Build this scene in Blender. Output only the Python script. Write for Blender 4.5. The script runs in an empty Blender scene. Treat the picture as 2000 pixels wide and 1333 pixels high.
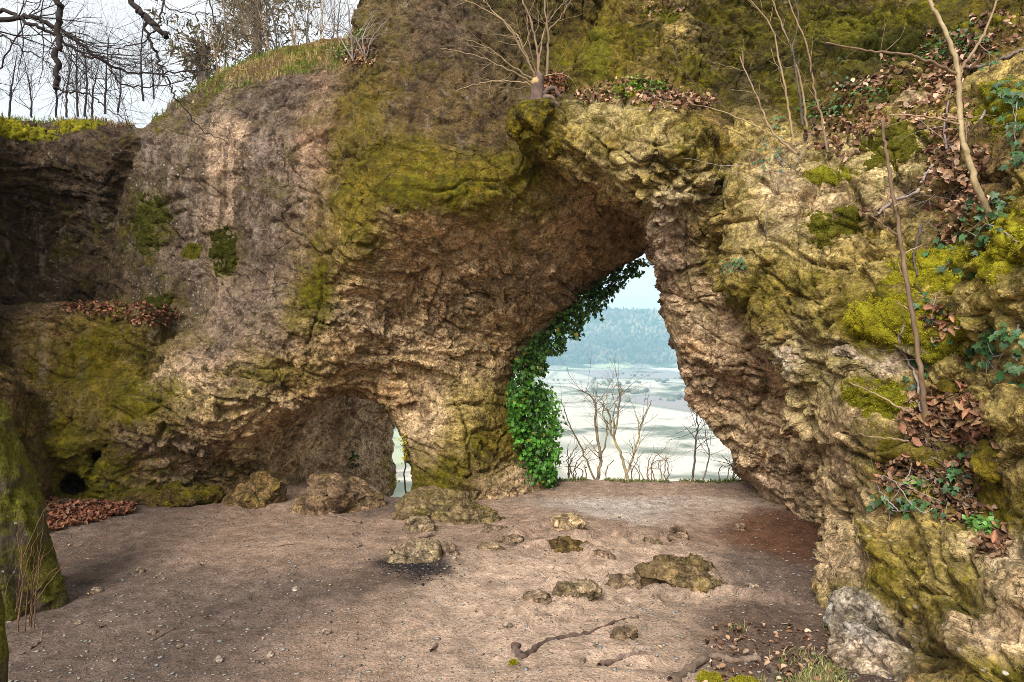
import bpy, math, random, time
import numpy as np
from mathutils import Vector
from mathutils.bvhtree import BVHTree

T0 = time.time()
R = math.radians
scene = bpy.context.scene
col = scene.collection
random.seed(7)
rng = np.random.default_rng(7)

# ------------------------------------------------------------------ camera
CAM_H, FPX, CX, CY = 1.65, 1333.3, 1000.0, 666.5
cam_data = bpy.data.cameras.new("camera")
cam = bpy.data.objects.new("camera", cam_data)
col.objects.link(cam)
cam.location = (0, 0, CAM_H)
cam.rotation_euler = (R(90), 0, 0)
cam_data.sensor_width = 36
cam_data.lens = 24
cam_data.clip_start = 0.05
cam_data.clip_end = 9000
scene.camera = cam

# ------------------------------------------------------------------ sky, sun, exposure
SUN_EL, SUN_AZ = 38.0, 204.0          # azimuth clockwise from +Y: the sun stands behind the camera, veiled by thin cloud
world = bpy.data.worlds.new("World")
scene.world = world
world.use_nodes = True
wn, wl = world.node_tree.nodes, world.node_tree.links
wn.clear()
w_out = wn.new("ShaderNodeOutputWorld")
w_bg = wn.new("ShaderNodeBackground")
w_sky = wn.new("ShaderNodeTexSky")
w_sky.sky_type = 'NISHITA'
w_sky.sun_disc = False
w_sky.sun_elevation = R(SUN_EL)
w_sky.sun_rotation = R(SUN_AZ)
w_sky.dust_density = 2.0
w_mix = wn.new("ShaderNodeMix"); w_mix.data_type = 'RGBA'
w_mix.inputs['Factor'].default_value = 0.93      # thin even cloud cover over the blue
w_mix.inputs['B'].default_value = (9.6, 9.55, 9.7, 1)
wl.new(w_sky.outputs[0], w_mix.inputs['A'])
wl.new(w_mix.outputs['Result'], w_bg.inputs[0])
w_bg.inputs[1].default_value = 0.053
wl.new(w_bg.outputs[0], w_out.inputs[0])

sun_data = bpy.data.lights.new("sun", 'SUN')
sun_data.energy = 2.8
sun_data.angle = R(30)
sun_data.color = (1.0, 0.955, 0.89)
sun = bpy.data.objects.new("sun", sun_data)
col.objects.link(sun)
_sd = Vector((math.sin(R(SUN_AZ)) * math.cos(R(SUN_EL)), math.cos(R(SUN_AZ)) * math.cos(R(SUN_EL)), math.sin(R(SUN_EL))))
sun.rotation_euler = _sd.to_track_quat('Z', 'Y').to_euler()

scene.view_settings.view_transform = 'Standard'
scene.view_settings.look = 'None'
scene.view_settings.exposure = 1.12
scene.view_settings.gamma = 1.0
scene.view_settings.use_curve_mapping = False
scene.cycles.max_bounces = 5
scene.cycles.diffuse_bounces = 3
scene.cycles.volume_bounces = 1
scene.cycles.transparent_max_bounces = 8
scene.cycles.use_denoising = True
scene.cycles.denoising_prefilter = 'NONE'
scene.cycles.adaptive_threshold = 0.01
scene.cycles.filter_width = 0.85
scene.render.filter_size = 0.85

# ------------------------------------------------------------------ helpers
def at(px, py, Y):
    """world point seen at a photograph pixel at distance Y"""
    return np.array(((px - CX) / FPX * Y, Y, CAM_H - (py - CY) / FPX * Y))

_perm = rng.permutation(256).astype(np.int32)
_perm2 = np.concatenate([_perm, _perm, _perm])
_g = rng.normal(size=(256, 3)); _g /= np.linalg.norm(_g, axis=1)[:, None]
_grad = _g.astype(np.float32)
_jit = rng.random((256, 3)).astype(np.float32)
_rv = rng.normal(size=(256, 3)).astype(np.float32); _rv /= np.linalg.norm(_rv, axis=1)[:, None]
_rs = rng.random(256).astype(np.float32)

def _hidx(ix, iy, iz):
    return _perm2[_perm2[_perm2[ix & 255] + (iy & 255)] + (iz & 255)]

def perlin(P, seed=0):
    P = np.asarray(P, np.float32) + np.float32(seed * 17.31)
    out = np.empty(len(P), np.float32)
    for a in range(0, len(P), 120000):
        p = P[a:a + 120000]
        i = np.floor(p).astype(np.int32)
        f = p - i
        u = f * f * f * (f * (f * 6 - 15) + 10)
        acc = 0
        for dx in (0, 1):
            wx = u[:, 0] if dx else 1 - u[:, 0]
            for dy in (0, 1):
                wy = u[:, 1] if dy else 1 - u[:, 1]
                for dz in (0, 1):
                    wz = u[:, 2] if dz else 1 - u[:, 2]
                    g = _grad[_hidx(i[:, 0] + dx, i[:, 1] + dy, i[:, 2] + dz)]
                    d = g[:, 0] * (f[:, 0] - dx) + g[:, 1] * (f[:, 1] - dy) + g[:, 2] * (f[:, 2] - dz)
                    acc = acc + wx * wy * wz * d
        out[a:a + 120000] = acc
    return out * 1.5

def fbm(P, octaves=4, seed=0, gain=0.5):
    s, amp, q = 0, 1.0, np.asarray(P, np.float32)
    for o in range(octaves):
        s = s + amp * perlin(q, seed + o * 3)
        q = q * 2.03; amp *= gain
    return s

def worley(P, seed=0):
    """distance to the nearest and the second nearest cell point, the vector from the nearest point, and its id"""
    P = np.asarray(P, np.float32) + np.float32(seed * 11.7)
    n = len(P)
    F1 = np.empty(n, np.float32); F2 = np.empty(n, np.float32)
    V = np.empty((n, 3), np.float32); ID = np.empty(n, np.int32)
    for a in range(0, n, 100000):
        p = P[a:a + 100000]
        i = np.floor(p).astype(np.int32)
        f = p - i
        b1 = np.full(len(p), 9.0, np.float32); b2 = b1.copy()
        v = np.zeros((len(p), 3), np.float32); idn = np.zeros(len(p), np.int32)
        for dx in (-1, 0, 1):
            for dy in (-1, 0, 1):
                for dz in (-1, 0, 1):
                    h = _hidx(i[:, 0] + dx, i[:, 1] + dy, i[:, 2] + dz)
                    d = f - (_jit[h] * 0.9 + np.array((dx, dy, dz), np.float32))
                    r = np.einsum('ij,ij->i', d, d)
                    m = r < b1
                    b2 = np.where(m, b1, np.minimum(b2, r))
                    b1 = np.where(m, r, b1)
                    v[m] = d[m]; idn[m] = h[m]
        F1[a:a + 100000] = np.sqrt(b1); F2[a:a + 100000] = np.sqrt(b2)
        V[a:a + 100000] = v; ID[a:a + 100000] = idn
    return F1, F2, V, ID

def sstep(a, b, x):
    t = np.clip((x - a) / (b - a), 0, 1)
    return t * t * (3 - 2 * t)

def smin(a, b, k):
    h = np.clip(0.5 + 0.5 * (b - a) / k, 0, 1)
    return b + (a - b) * h - k * h * (1 - h)

def smax(a, b, k):
    return -smin(-a, -b, k)

class RBF:
    """smooth surface through scattered (u, v) -> value points (thin plate, lightly smoothed)"""
    def __init__(self, uv, val, lam=0.004):
        self.uv = np.asarray(uv, float); n = len(uv)
        K = self._k(self.uv, self.uv) + lam * np.eye(n)
        Pm = np.c_[np.ones(n), self.uv]
        A = np.block([[K, Pm], [Pm.T, np.zeros((3, 3))]])
        s = np.linalg.solve(A, np.r_[val, 0, 0, 0])
        self.w, self.c = s[:n], s[n:]
    @staticmethod
    def _k(a, b):
        d = np.linalg.norm(a[:, None] - b[None], axis=2) + 1e-9
        return d * d * np.log(d)
    def __call__(self, uv):
        out = np.empty(len(uv))
        for a in range(0, len(uv), 20000):
            q = uv[a:a + 20000]
            out[a:a + 20000] = self._k(q, self.uv) @ self.w + self.c[0] + q @ self.c[1:]
        return out

def poly_sd(poly, q):
    """signed distance to a polygon, negative inside"""
    d = np.full(len(q), 1e9); inside = np.zeros(len(q), bool)
    n = len(poly)
    for i in range(n):
        a, b = poly[i], poly[(i + 1) % n]
        e = b - a; w = q - a
        t = np.clip((w @ e) / (e @ e), 0, 1)
        dd = w - t[:, None] * e
        d = np.minimum(d, np.einsum('ij,ij->i', dd, dd))
        c = (a[1] > q[:, 1]) != (b[1] > q[:, 1])
        with np.errstate(divide='ignore', invalid='ignore'):
            xi = a[0] + (q[:, 1] - a[1]) / (b[1] - a[1]) * (b[0] - a[0])
        inside ^= c & (q[:, 0] < xi)
    d = np.sqrt(d)
    return np.where(inside, -d, d)

def bilin(grid, u0, v0, h, u, v):
    nu, nv = grid.shape
    fu = np.clip((u - u0) / h, 0, nu - 1.001); fv = np.clip((v - v0) / h, 0, nv - 1.001)
    iu = fu.astype(np.int32); iv = fv.astype(np.int32)
    a = fu - iu; b = fv - iv
    return (grid[iu, iv] * (1 - a) * (1 - b) + grid[iu + 1, iv] * a * (1 - b)
            + grid[iu, iv + 1] * (1 - a) * b + grid[iu + 1, iv + 1] * a * b)

def surface_nets(d, origin, h):
    s = d < 0
    nx, ny, nz = d.shape
    c = np.zeros((nx - 1, ny - 1, nz - 1), np.int8)
    for a in (0, 1):
        for b in (0, 1):
            for e in (0, 1):
                c += s[a:nx - 1 + a, b:ny - 1 + b, e:nz - 1 + e]
    act = (c > 0) & (c < 8)
    idx = np.full(act.shape, -1, np.int32)
    I = np.argwhere(act)
    idx[act] = np.arange(len(I))
    acc = np.zeros((len(I), 3)); cnt = np.zeros(len(I))
    corners = [(a, b, e) for a in (0, 1) for b in (0, 1) for e in (0, 1)]
    for p in corners:
        for ax in range(3):
            if p[ax] == 1:
                continue
            q = list(p); q[ax] = 1
            va = d[I[:, 0] + p[0], I[:, 1] + p[1], I[:, 2] + p[2]]
            vb = d[I[:, 0] + q[0], I[:, 1] + q[1], I[:, 2] + q[2]]
            m = (va < 0) != (vb < 0)
            t = va[m] / (va[m] - vb[m])
            pt = np.tile(np.array(p, float), (m.sum(), 1)); pt[:, ax] = t
            acc[m] += pt; cnt[m] += 1
    V = origin + (I + acc / cnt[:, None]) * h
    F = []
    for ax in range(3):
        sl0 = [slice(1, -1)] * 3; sl1 = [slice(1, -1)] * 3
        sl0[ax] = slice(0, -1); sl1[ax] = slice(1, None)
        e = s[tuple(sl0)] != s[tuple(sl1)]
        E = np.argwhere(e)
        flip = s[tuple(sl0)][e]
        o = np.ones(3, int); o[ax] = 0
        E = E + o
        b, cx = [(1, 2), (2, 0), (0, 1)][ax]
        def cell(db, dc):
            q = E.copy(); q[:, b] += db; q[:, cx] += dc
            return idx[q[:, 0], q[:, 1], q[:, 2]]
        quad = np.c_[cell(-1, -1), cell(0, -1), cell(0, 0), cell(-1, 0)]
        quad[~flip] = quad[~flip][:, ::-1]
        F.append(quad)
    F = np.concatenate(F)
    return V, F[(F >= 0).all(1)]

def vnormals(V, F):
    a, b, c, d = (V[F[:, i]] for i in range(4))
    fn = np.cross(c - a, d - b)
    N = np.zeros_like(V)
    for i in range(4):
        for k in range(3):
            N[:, k] += np.bincount(F[:, i], fn[:, k], len(V))
    return N / (np.linalg.norm(N, axis=1)[:, None] + 1e-12)

def subdivide(V, F):
    E = np.sort(np.concatenate([F[:, [0, 1]], F[:, [1, 2]], F[:, [2, 3]], F[:, [3, 0]]]), axis=1).astype(np.int64)
    key = E[:, 0] * len(V) + E[:, 1]
    uq, inv = np.unique(key, return_inverse=True)
    ea, eb = uq // len(V), uq % len(V)
    mid = (V[ea] + V[eb]) / 2
    n, m, f = len(V), len(uq), len(F)
    cen = V[F].mean(1)
    e = (inv + n).reshape(4, f)
    ci = np.arange(f) + n + m
    nf = np.concatenate([np.c_[F[:, 0], e[0], ci, e[3]], np.c_[F[:, 1], e[1], ci, e[0]],
                         np.c_[F[:, 2], e[2], ci, e[1]], np.c_[F[:, 3], e[3], ci, e[2]]])
    return np.concatenate([V, mid, cen]), nf

def relax(V, F, it=1, w=0.5):
    n = len(V)
    for _ in range(it):
        acc = np.zeros_like(V); cnt = np.zeros(n)
        for i in range(4):
            a, b = F[:, i], F[:, (i + 1) % 4]
            for k in range(3):
                acc[:, k] += np.bincount(a, V[b, k], n) + np.bincount(b, V[a, k], n)
            cnt += np.bincount(a, minlength=n) + np.bincount(b, minlength=n)
        V = V + np.where(cnt > 0, w, 0.0)[:, None] * (acc / np.maximum(cnt, 1)[:, None] - V)
    return V

def mesh_np(name, V, F, mat=None, smooth=True, attrs=None):
    """V (n,3); F (m,3) or (m,4) arrays -> mesh data"""
    me = bpy.data.meshes.new(name)
    V = np.ascontiguousarray(V, np.float32); F = np.ascontiguousarray(F, np.int32)
    k = F.shape[1]
    me.vertices.add(len(V)); me.vertices.foreach_set("co", V.ravel())
    me.loops.add(F.size); me.loops.foreach_set("vertex_index", F.ravel())
    me.polygons.add(len(F))
    me.polygons.foreach_set("loop_start", np.arange(0, F.size, k, dtype=np.int32))
    me.polygons.foreach_set("loop_total", np.full(len(F), k, np.int32))
    if smooth:
        me.polygons.foreach_set("use_smooth", np.ones(len(F), bool))
    me.update(calc_edges=True)
    for nm, val in (attrs or {}).items():
        if val.ndim == 2:
            at_ = me.attributes.new(nm, 'FLOAT_COLOR', 'POINT')
            at_.data.foreach_set("color", np.ascontiguousarray(np.c_[val, np.ones(len(val))], np.float32).ravel())
        else:
            at_ = me.attributes.new(nm, 'FLOAT', 'POINT')
            at_.data.foreach_set("value", np.ascontiguousarray(val, np.float32))
    if mat:
        me.materials.append(mat)
    return me

def link(name, data, parent=None, loc=None, rot=None, scale=None):
    o = bpy.data.objects.new(name, data)
    col.objects.link(o)
    if parent: o.parent = parent
    if loc is not None: o.location = loc
    if rot is not None: o.rotation_euler = rot
    if scale is not None: o.scale = (scale,) * 3 if np.isscalar(scale) else scale
    return o

def tag(o, label=None, cat=None, group=None, kind=None):
    if label: o["label"] = label
    if cat: o["category"] = cat
    if group: o["group"] = group
    if kind: o["kind"] = kind
    return o

# ------------------------------------------------------------------ material helpers
class NT:
    def __init__(self, name):
        self.m = bpy.data.materials.new(name); self.m.use_nodes = True
        self.t = self.m.node_tree; self.n = self.t.nodes; self.l = self.t.links
        self.b = self.n["Principled BSDF"]
        self.out = self.n["Material Output"]
    def put(self, sock, v):
        if hasattr(v, "is_output"): self.l.new(v, sock)
        elif v is not None:
            if sock.type == 'RGBA' and len(v) == 3: v = (*v, 1)
            sock.default_value = v
    def coord(self, which='Object'):
        return self.n.new("ShaderNodeTexCoord").outputs[which]
    def attr(self, nm, fac=True):
        a = self.n.new("ShaderNodeAttribute"); a.attribute_name = nm
        return a.outputs['Fac' if fac else 'Color']
    def mapping(self, v, scale=(1, 1, 1), rot=(0, 0, 0)):
        m = self.n.new("ShaderNodeMapping"); self.put(m.inputs[0], v)
        m.inputs['Scale'].default_value = scale; m.inputs['Rotation'].default_value = rot
        return m.outputs[0]
    def noise(self, v, scale, detail=4, rough=0.55, dist=0.0, color=False):
        t = self.n.new("ShaderNodeTexNoise"); self.put(t.inputs['Vector'], v)
        t.inputs['Scale'].default_value = scale; t.inputs['Detail'].default_value = detail
        t.inputs['Roughness'].default_value = rough; t.inputs['Distortion'].default_value = dist
        return t.outputs['Color' if color else 'Fac']
    def voronoi(self, v, scale, feature='F1', out='Distance', rnd=1.0):
        t = self.n.new("ShaderNodeTexVoronoi"); t.feature = feature; self.put(t.inputs['Vector'], v)
        t.inputs['Scale'].default_value = scale; t.inputs['Randomness'].default_value = rnd
        return t.outputs[out]
    def ramp(self, f, stops, interp='LINEAR'):
        r = self.n.new("ShaderNodeValToRGB"); self.put(r.inputs[0], f)
        e = r.color_ramp.elements; r.color_ramp.interpolation = interp
        while len(e) < len(stops): e.new(0.5)
        for k, (p, c) in enumerate(stops):
            e[k].position = p
            e[k].color = (c, c, c, 1) if np.isscalar(c) else (*c, 1)
        return r.outputs[0]
    def rng(self, f, a, b, c=0.0, d=1.0, clamp=True):
        r = self.n.new("ShaderNodeMapRange"); self.put(r.inputs[0], f); r.clamp = clamp
        for i, x in enumerate((a, b, c, d)): r.inputs[i + 1].default_value = x
        return r.outputs[0]
    def math(self, op, a, b=None, c=None):
        m = self.n.new("ShaderNodeMath"); m.operation = op
        for i, x in enumerate((a, b, c)):
            if x is not None: self.put(m.inputs[i], x)
        return m.outputs[0]
    def mix(self, f, a, b, blend='MIX'):
        m = self.n.new("ShaderNodeMix"); m.data_type = 'RGBA'; m.blend_type = blend
        self.put(m.inputs['Factor'], f); self.put(m.inputs['A'], a); self.put(m.inputs['B'], b)
        return m.outputs['Result']
    def bump(self, h, strength=0.5, dist=0.02, normal=None):
        b = self.n.new("ShaderNodeBump"); self.put(b.inputs['Height'], h)
        b.inputs['Strength'].default_value = strength; b.inputs['Distance'].default_value = dist
        if normal is not None: self.put(b.inputs['Normal'], normal)
        return b.outputs[0]
    def finish(self, color, rough=0.9, normal=None, spec=0.3):
        self.put(self.b.inputs['Base Color'], color); self.put(self.b.inputs['Roughness'], rough)
        self.b.inputs['Specular IOR Level'].default_value = spec
        if normal is not None: self.put(self.b.inputs['Normal'], normal)
        return self.m

def rock_material():
    t = NT("limestone")
    c = t.coord()
    tint = t.attr("tint", False)
    n1 = t.noise(c, 2.3, 3, 0.62); n2 = t.noise(c, 11, 5, 0.68, 0.4); n3 = t.noise(c, 46, 3, 0.7)
    f = t.math('MULTIPLY', t.rng(n1, 0.28, 0.72, 0.62, 1.35), t.rng(n2, 0.28, 0.72, 0.38, 1.6))
    f = t.math('MULTIPLY', f, t.rng(n3, 0.30, 0.70, 0.48, 1.55))
    g = t.n.new("ShaderNodeCombineColor")
    for k in range(3): t.l.new(f, g.inputs[k])
    base = t.mix(1.0, tint, g.outputs[0], 'MULTIPLY')
    # weather streaks that run down the wall
    st = t.noise(t.mapping(c, (8.0, 8.0, 0.40)), 1.0, 5, 0.66)
    sk = t.attr("streak")
    base = t.mix(t.math('MULTIPLY', t.rng(st, 0.54, 0.66, 0, 0.8), sk), base, (0.40, 0.325, 0.275))
    base = t.mix(t.math('MULTIPLY', t.rng(st, 0.46, 0.36, 0, 0.85), sk), base, (0.060, 0.045, 0.036))
    # rusty and grey blotches
    n4 = t.noise(c, 3.6, 5, 0.6, 0.8)
    base = t.mix(t.rng(n4, 0.60, 0.74, 0, 0.55), base, t.mix(1.0, tint, (1.35, 1.0, 0.75), 'MULTIPLY'))
    base = t.mix(t.rng(n4, 0.40, 0.28, 0, 0.55), base, t.mix(1.0, tint, (0.62, 0.62, 0.68), 'MULTIPLY'))
    # dark mineral stains and pale scars
    ns = t.noise(c, 6.5, 6, 0.74, 0.35)
    base = t.mix(t.rng(ns, 0.50, 0.37, 0, 0.82), base, t.mix(1.0, tint, (0.17, 0.14, 0.12), 'MULTIPLY'))
    base = t.mix(t.rng(ns, 0.60, 0.70, 0, 0.6), base, t.mix(0.5, tint, (0.62, 0.53, 0.42)))
    nd = t.noise(c, 31, 4, 0.7)
    base = t.mix(t.rng(nd, 0.45, 0.35, 0, 0.85), base, t.mix(1.0, tint, (0.25, 0.22, 0.2), 'MULTIPLY'))
    # green algae film
    al = t.attr("algae")
    n5 = t.noise(c, 4.2, 5, 0.66, 0.5)
    am = t.math('MULTIPLY_ADD', al, 0.62, t.math('MULTIPLY', n5, 1.5))
    am = t.math('MULTIPLY_ADD', t.noise(c, 24, 5, 0.7), 0.6, am)
    am = t.rng(am, 1.08, 1.62, 0, 0.9)
    alg = t.ramp(t.noise(c, 17, 5, 0.65), [(0.3, (0.034, 0.031, 0.004)), (0.55, (0.105, 0.092, 0.009)), (0.75, (0.24, 0.21, 0.024))])
    base = t.mix(am, base, alg)
    # pale lichen flecks
    li = t.attr("lichen")
    vd = t.voronoi(t.mapping(c, (1, 1, 1.2)), 15)
    vn = t.noise(c, 60, 3, 0.6)
    sp = t.rng(t.math('MULTIPLY_ADD', vn, 0.30, vd), 0.36, 0.27)
    patch = t.rng(t.noise(c, 3.1, 3, 0.6), 0.46, 0.60)
    base = t.mix(t.math('MULTIPLY', t.math('MULTIPLY', sp, patch), li), base, (0.60, 0.56, 0.49))
    # chips: every cell a little tilted plane with its own tone
    wc = t.n.new("ShaderNodeVectorMath"); wc.operation = 'MULTIPLY_ADD'
    t.l.new(t.noise(c, 5.0, 4, 0.6, color=True), wc.inputs[0]); wc.inputs[1].default_value = (0.10, 0.10, 0.10); t.l.new(c, wc.inputs[2])
    cw = t.mapping(wc.outputs[0], (1, 1, 1.55), (0.12, 0.25, 0))
    hf = None
    msk = t.math('MULTIPLY', t.rng(t.noise(c, 1.7, 3, 0.6), 0.36, 0.60, 0.35, 1.0), t.rng(t.attr('chip'), 0, 0.8, 0.22, 1.0))
    for sc, am in ((5.0, 0.55), (11.0, 0.60), (25.0, 0.60)):
        v = t.n.new("ShaderNodeTexVoronoi"); t.l.new(cw, v.inputs['Vector']); v.inputs['Scale'].default_value = sc
        df = t.n.new("ShaderNodeVectorMath"); df.operation = 'SUBTRACT'; t.l.new(cw, df.inputs[0]); t.l.new(v.outputs['Position'], df.inputs[1])
        cc_ = t.n.new("ShaderNodeVectorMath"); cc_.operation = 'SUBTRACT'; t.l.new(v.outputs['Color'], cc_.inputs[0]); cc_.inputs[1].default_value = (0.5, 0.5, 0.5)
        dt = t.n.new("ShaderNodeVectorMath"); dt.operation = 'DOT_PRODUCT'; t.l.new(df.outputs[0], dt.inputs[0]); t.l.new(cc_.outputs[0], dt.inputs[1])
        hh = t.math('MULTIPLY', t.math('MULTIPLY', dt.outputs['Value'], am), msk)
        hf = hh if hf is None else t.math('ADD', hf, hh)
        sp_ = t.n.new("ShaderNodeSeparateColor"); t.l.new(v.outputs['Color'], sp_.inputs[0])
        tone = t.rng(sp_.outputs[0], 0, 1, 0.72, 1.26)
        tc = t.n.new("ShaderNodeCombineColor")
        for k in range(3): t.l.new(tone, tc.inputs[k])
        base = t.mix(msk, base, t.mix(1.0, base, tc.outputs[0], 'MULTIPLY'))
    ed = t.voronoi(cw, 2.3, 'DISTANCE_TO_EDGE')
    em = t.rng(t.noise(c, 1.3, 3, 0.6), 0.50, 0.60)
    hf = t.math('SUBTRACT', hf, t.math('MULTIPLY', t.math('MULTIPLY', t.rng(ed, 0.022, 0.0), em), 0.035))
    # fine relief
    h1 = t.noise(c, 26, 5, 0.72, 0.3)
    pits = t.rng(t.voronoi(c, 13, 'F1'), 0.10, 0.26)
    h = t.math('ADD', h1, t.math('MULTIPLY', pits, 0.16))
    hs = t.n.new('ShaderNodeHueSaturation'); t.l.new(base, hs.inputs['Color']); hs.inputs['Saturation'].default_value = 1.2; hs.inputs['Value'].default_value = 0.97
    base = hs.outputs[0]
    nrm = t.bump(h, 1.0, 0.032, t.bump(hf, 1.0, 1.0))
    return t.finish(base, t.rng(n2, 0.3, 0.7, 0.95, 0.8), nrm, 0.25)

def ground_material():
    t = NT("trodden_soil")
    c = t.coord()
    tint = t.attr("tint", False)
    n1 = t.noise(c, 1.6, 6, 0.6); n2 = t.noise(c, 9, 8, 0.7, 0.3); n3 = t.noise(c, 60, 5, 0.7)
    f = t.math('MULTIPLY', t.rng(n1, 0.3, 0.7, 0.78, 1.22), t.rng(n2, 0.28, 0.72, 0.52, 1.42))
    f = t.math('MULTIPLY', f, t.rng(n3, 0.28, 0.72, 0.55, 1.5))
    g = t.n.new("ShaderNodeCombineColor")
    for k in range(3): t.l.new(f, g.inputs[k])
    base = t.mix(1.0, tint, g.outputs[0], 'MULTIPLY')
    # grit: small pale and dark chips trodden in
    v = t.voronoi(c, 48, 'F1'); vc = t.voronoi(c, 48, 'F1', 'Color')
    sel = t.n.new("ShaderNodeSeparateColor"); t.l.new(vc, sel.inputs[0])
    grit = t.math('MULTIPLY', t.rng(v, 0.36, 0.24), t.rng(sel.outputs[0], 0.80, 0.84))
    base = t.mix(t.math('MULTIPLY', grit, 0.75), base, t.mix(1.0, base, (1.75, 1.68, 1.6), 'MULTIPLY'))
    gd = t.math('MULTIPLY', t.rng(v, 0.34, 0.22), t.rng(sel.outputs[1], 0.84, 0.88))
    base = t.mix(t.math('MULTIPLY', gd, 0.7), base, (0.07, 0.05, 0.04))
    nb = t.noise(c, 4.3, 8, 0.7, 0.4)
    base = t.mix(t.rng(nb, 0.46, 0.34, 0, 0.55), base, t.mix(1.0, tint, (0.42, 0.39, 0.37), 'MULTIPLY'))
    base = t.mix(t.rng(nb, 0.58, 0.68, 0, 0.4), base, t.mix(1.0, tint, (1.3, 1.28, 1.25), 'MULTIPLY'))
    h = t.math('ADD', t.math('MULTIPLY', n2, 1.0), t.math('MULTIPLY', n3, 0.5))
    h = t.math('ADD', h, t.math('MULTIPLY', grit, 0.5))
    return t.finish(base, 0.95, t.bump(h, 1.0, 0.04), 0.15)

def simple(name, stops, scale=12, rough=0.85, bump=0.4, dist=0.01, stretch=(1, 1, 1), spec=0.2, rand=0.25, bscale=None):
    t = NT(name)
    c = t.mapping(t.coord(), stretch)
    n = t.noise(c, scale, 5, 0.65)
    colr = t.ramp(n, stops)
    if rand:
        oi = t.n.new("ShaderNodeObjectInfo").outputs['Random']
        hs = t.n.new("ShaderNodeHueSaturation"); t.l.new(colr, hs.inputs['Color'])
        t.l.new(t.rng(oi, 0, 1, 1 - rand * 1.4, 1 + rand * 1.4), hs.inputs['Value'])
        oi2 = t.math('FRACT', t.math('MULTIPLY', oi, 7.31))
        t.l.new(t.rng(oi2, 0, 1, 0.5 - rand * 0.06, 0.5 + rand * 0.06), hs.inputs['Hue'])
        colr = hs.outputs[0]
    return t.finish(colr, rough, t.bump(t.noise(c, bscale or scale * 2, 6, 0.7), bump, dist) if bump else None, spec)

def leafy(name, trans=0.25, rough=0.5, spec=0.35, veins=True):
    """leaf scatter: colour comes from the leaf's own 'tint' attribute"""
    t = NT(name)
    c = t.coord()
    n = t.noise(c, 70, 3, 0.6)
    g = t.rng(n, 0.3, 0.7, 0.75, 1.25)
    cc = t.n.new("ShaderNodeCombineColor")
    for k in range(3): t.l.new(g, cc.inputs[k])
    colr = t.mix(1.0, t.attr("tint", False), cc.outputs[0], 'MULTIPLY')
    t.finish(colr, rough, None, spec)
    if trans:
        tr = t.n.new("ShaderNodeBsdfTranslucent"); t.put(tr.inputs['Color'], colr)
        mx = t.n.new("ShaderNodeMixShader"); mx.inputs[0].default_value = trans
        t.l.new(t.b.outputs[0], mx.inputs[1]); t.l.new(tr.outputs[0], mx.inputs[2]); t.l.new(mx.outputs[0], t.out.inputs[0])
    return t.m

ROCK = rock_material()
GROUND = ground_material()
LEAF = leafy("leaf_scatter", 0.3)
DRYLEAF = leafy("dry_leaf_scatter", 0.12, 0.75, 0.2)
GRASS = leafy("grass_blades", 0.3, 0.7, 0.2)
MOSSF = leafy("moss_fronds", 0.25, 0.8, 0.1)
STONE = leafy("stone_chips", 0.0, 0.9, 0.2)
BARK = simple("grey_brown_bark", [(0.3, (0.05, 0.04, 0.03)), (0.6, (0.13, 0.105, 0.08)), (0.8, (0.21, 0.18, 0.14))], 22, 0.9, 0.6, 0.006, (1, 1, 0.35))
DARKBARK = simple("dark_bark", [(0.3, (0.018, 0.013, 0.012)), (0.7, (0.05, 0.038, 0.034))], 30, 0.9, 0.4, 0.004)
TANBARK = simple("tan_bark", [(0.3, (0.17, 0.115, 0.065)), (0.6, (0.30, 0.215, 0.125)), (0.85, (0.40, 0.31, 0.21))], 26, 0.75, 0.3, 0.003, (1, 1, 0.4))
SHOOT = simple("rusty_shoot_bark", [(0.3, (0.07, 0.04, 0.022)), (0.7, (0.16, 0.095, 0.05))], 20, 0.8, 0.3, 0.002)
LICHENBARK = simple("lichen_bark", [(0.32, (0.15, 0.11, 0.075)), (0.52, (0.33, 0.255, 0.16)), (0.66, (0.45, 0.35, 0.10)), (0.8, (0.50, 0.44, 0.34))], 9, 0.85, 0.4, 0.004)
PALEBARK = simple("pale_root_bark", [(0.3, (0.16, 0.125, 0.105)), (0.7, (0.36, 0.30, 0.27))], 25, 0.8, 0.4, 0.004, (1, 1, 0.4))
ROOTM = simple("root_bark", [(0.3, (0.075, 0.05, 0.036)), (0.6, (0.17, 0.12, 0.09)), (0.8, (0.26, 0.20, 0.155))], 20, 0.9, 0.7, 0.008)
CUTWOOD = simple("cut_wood", [(0.3, (0.26, 0.165, 0.07)), (0.7, (0.36, 0.25, 0.12))], 20, 0.8, 0.2, 0.002)
IVY = simple("ivy_leaf_green", [(0.3, (0.016, 0.048, 0.012)), (0.6, (0.04, 0.10, 0.026)), (0.8, (0.13, 0.20, 0.085))], 14, 0.48, 0.15, 0.002, spec=0.4, rand=0.35)
BEECH = simple("beech_leaf_brown", [(0.3, (0.14, 0.068, 0.034)), (0.55, (0.29, 0.155, 0.080)), (0.85, (0.46, 0.30, 0.18))], 16, 0.7, 0.25, 0.003, rand=0.32)

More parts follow.
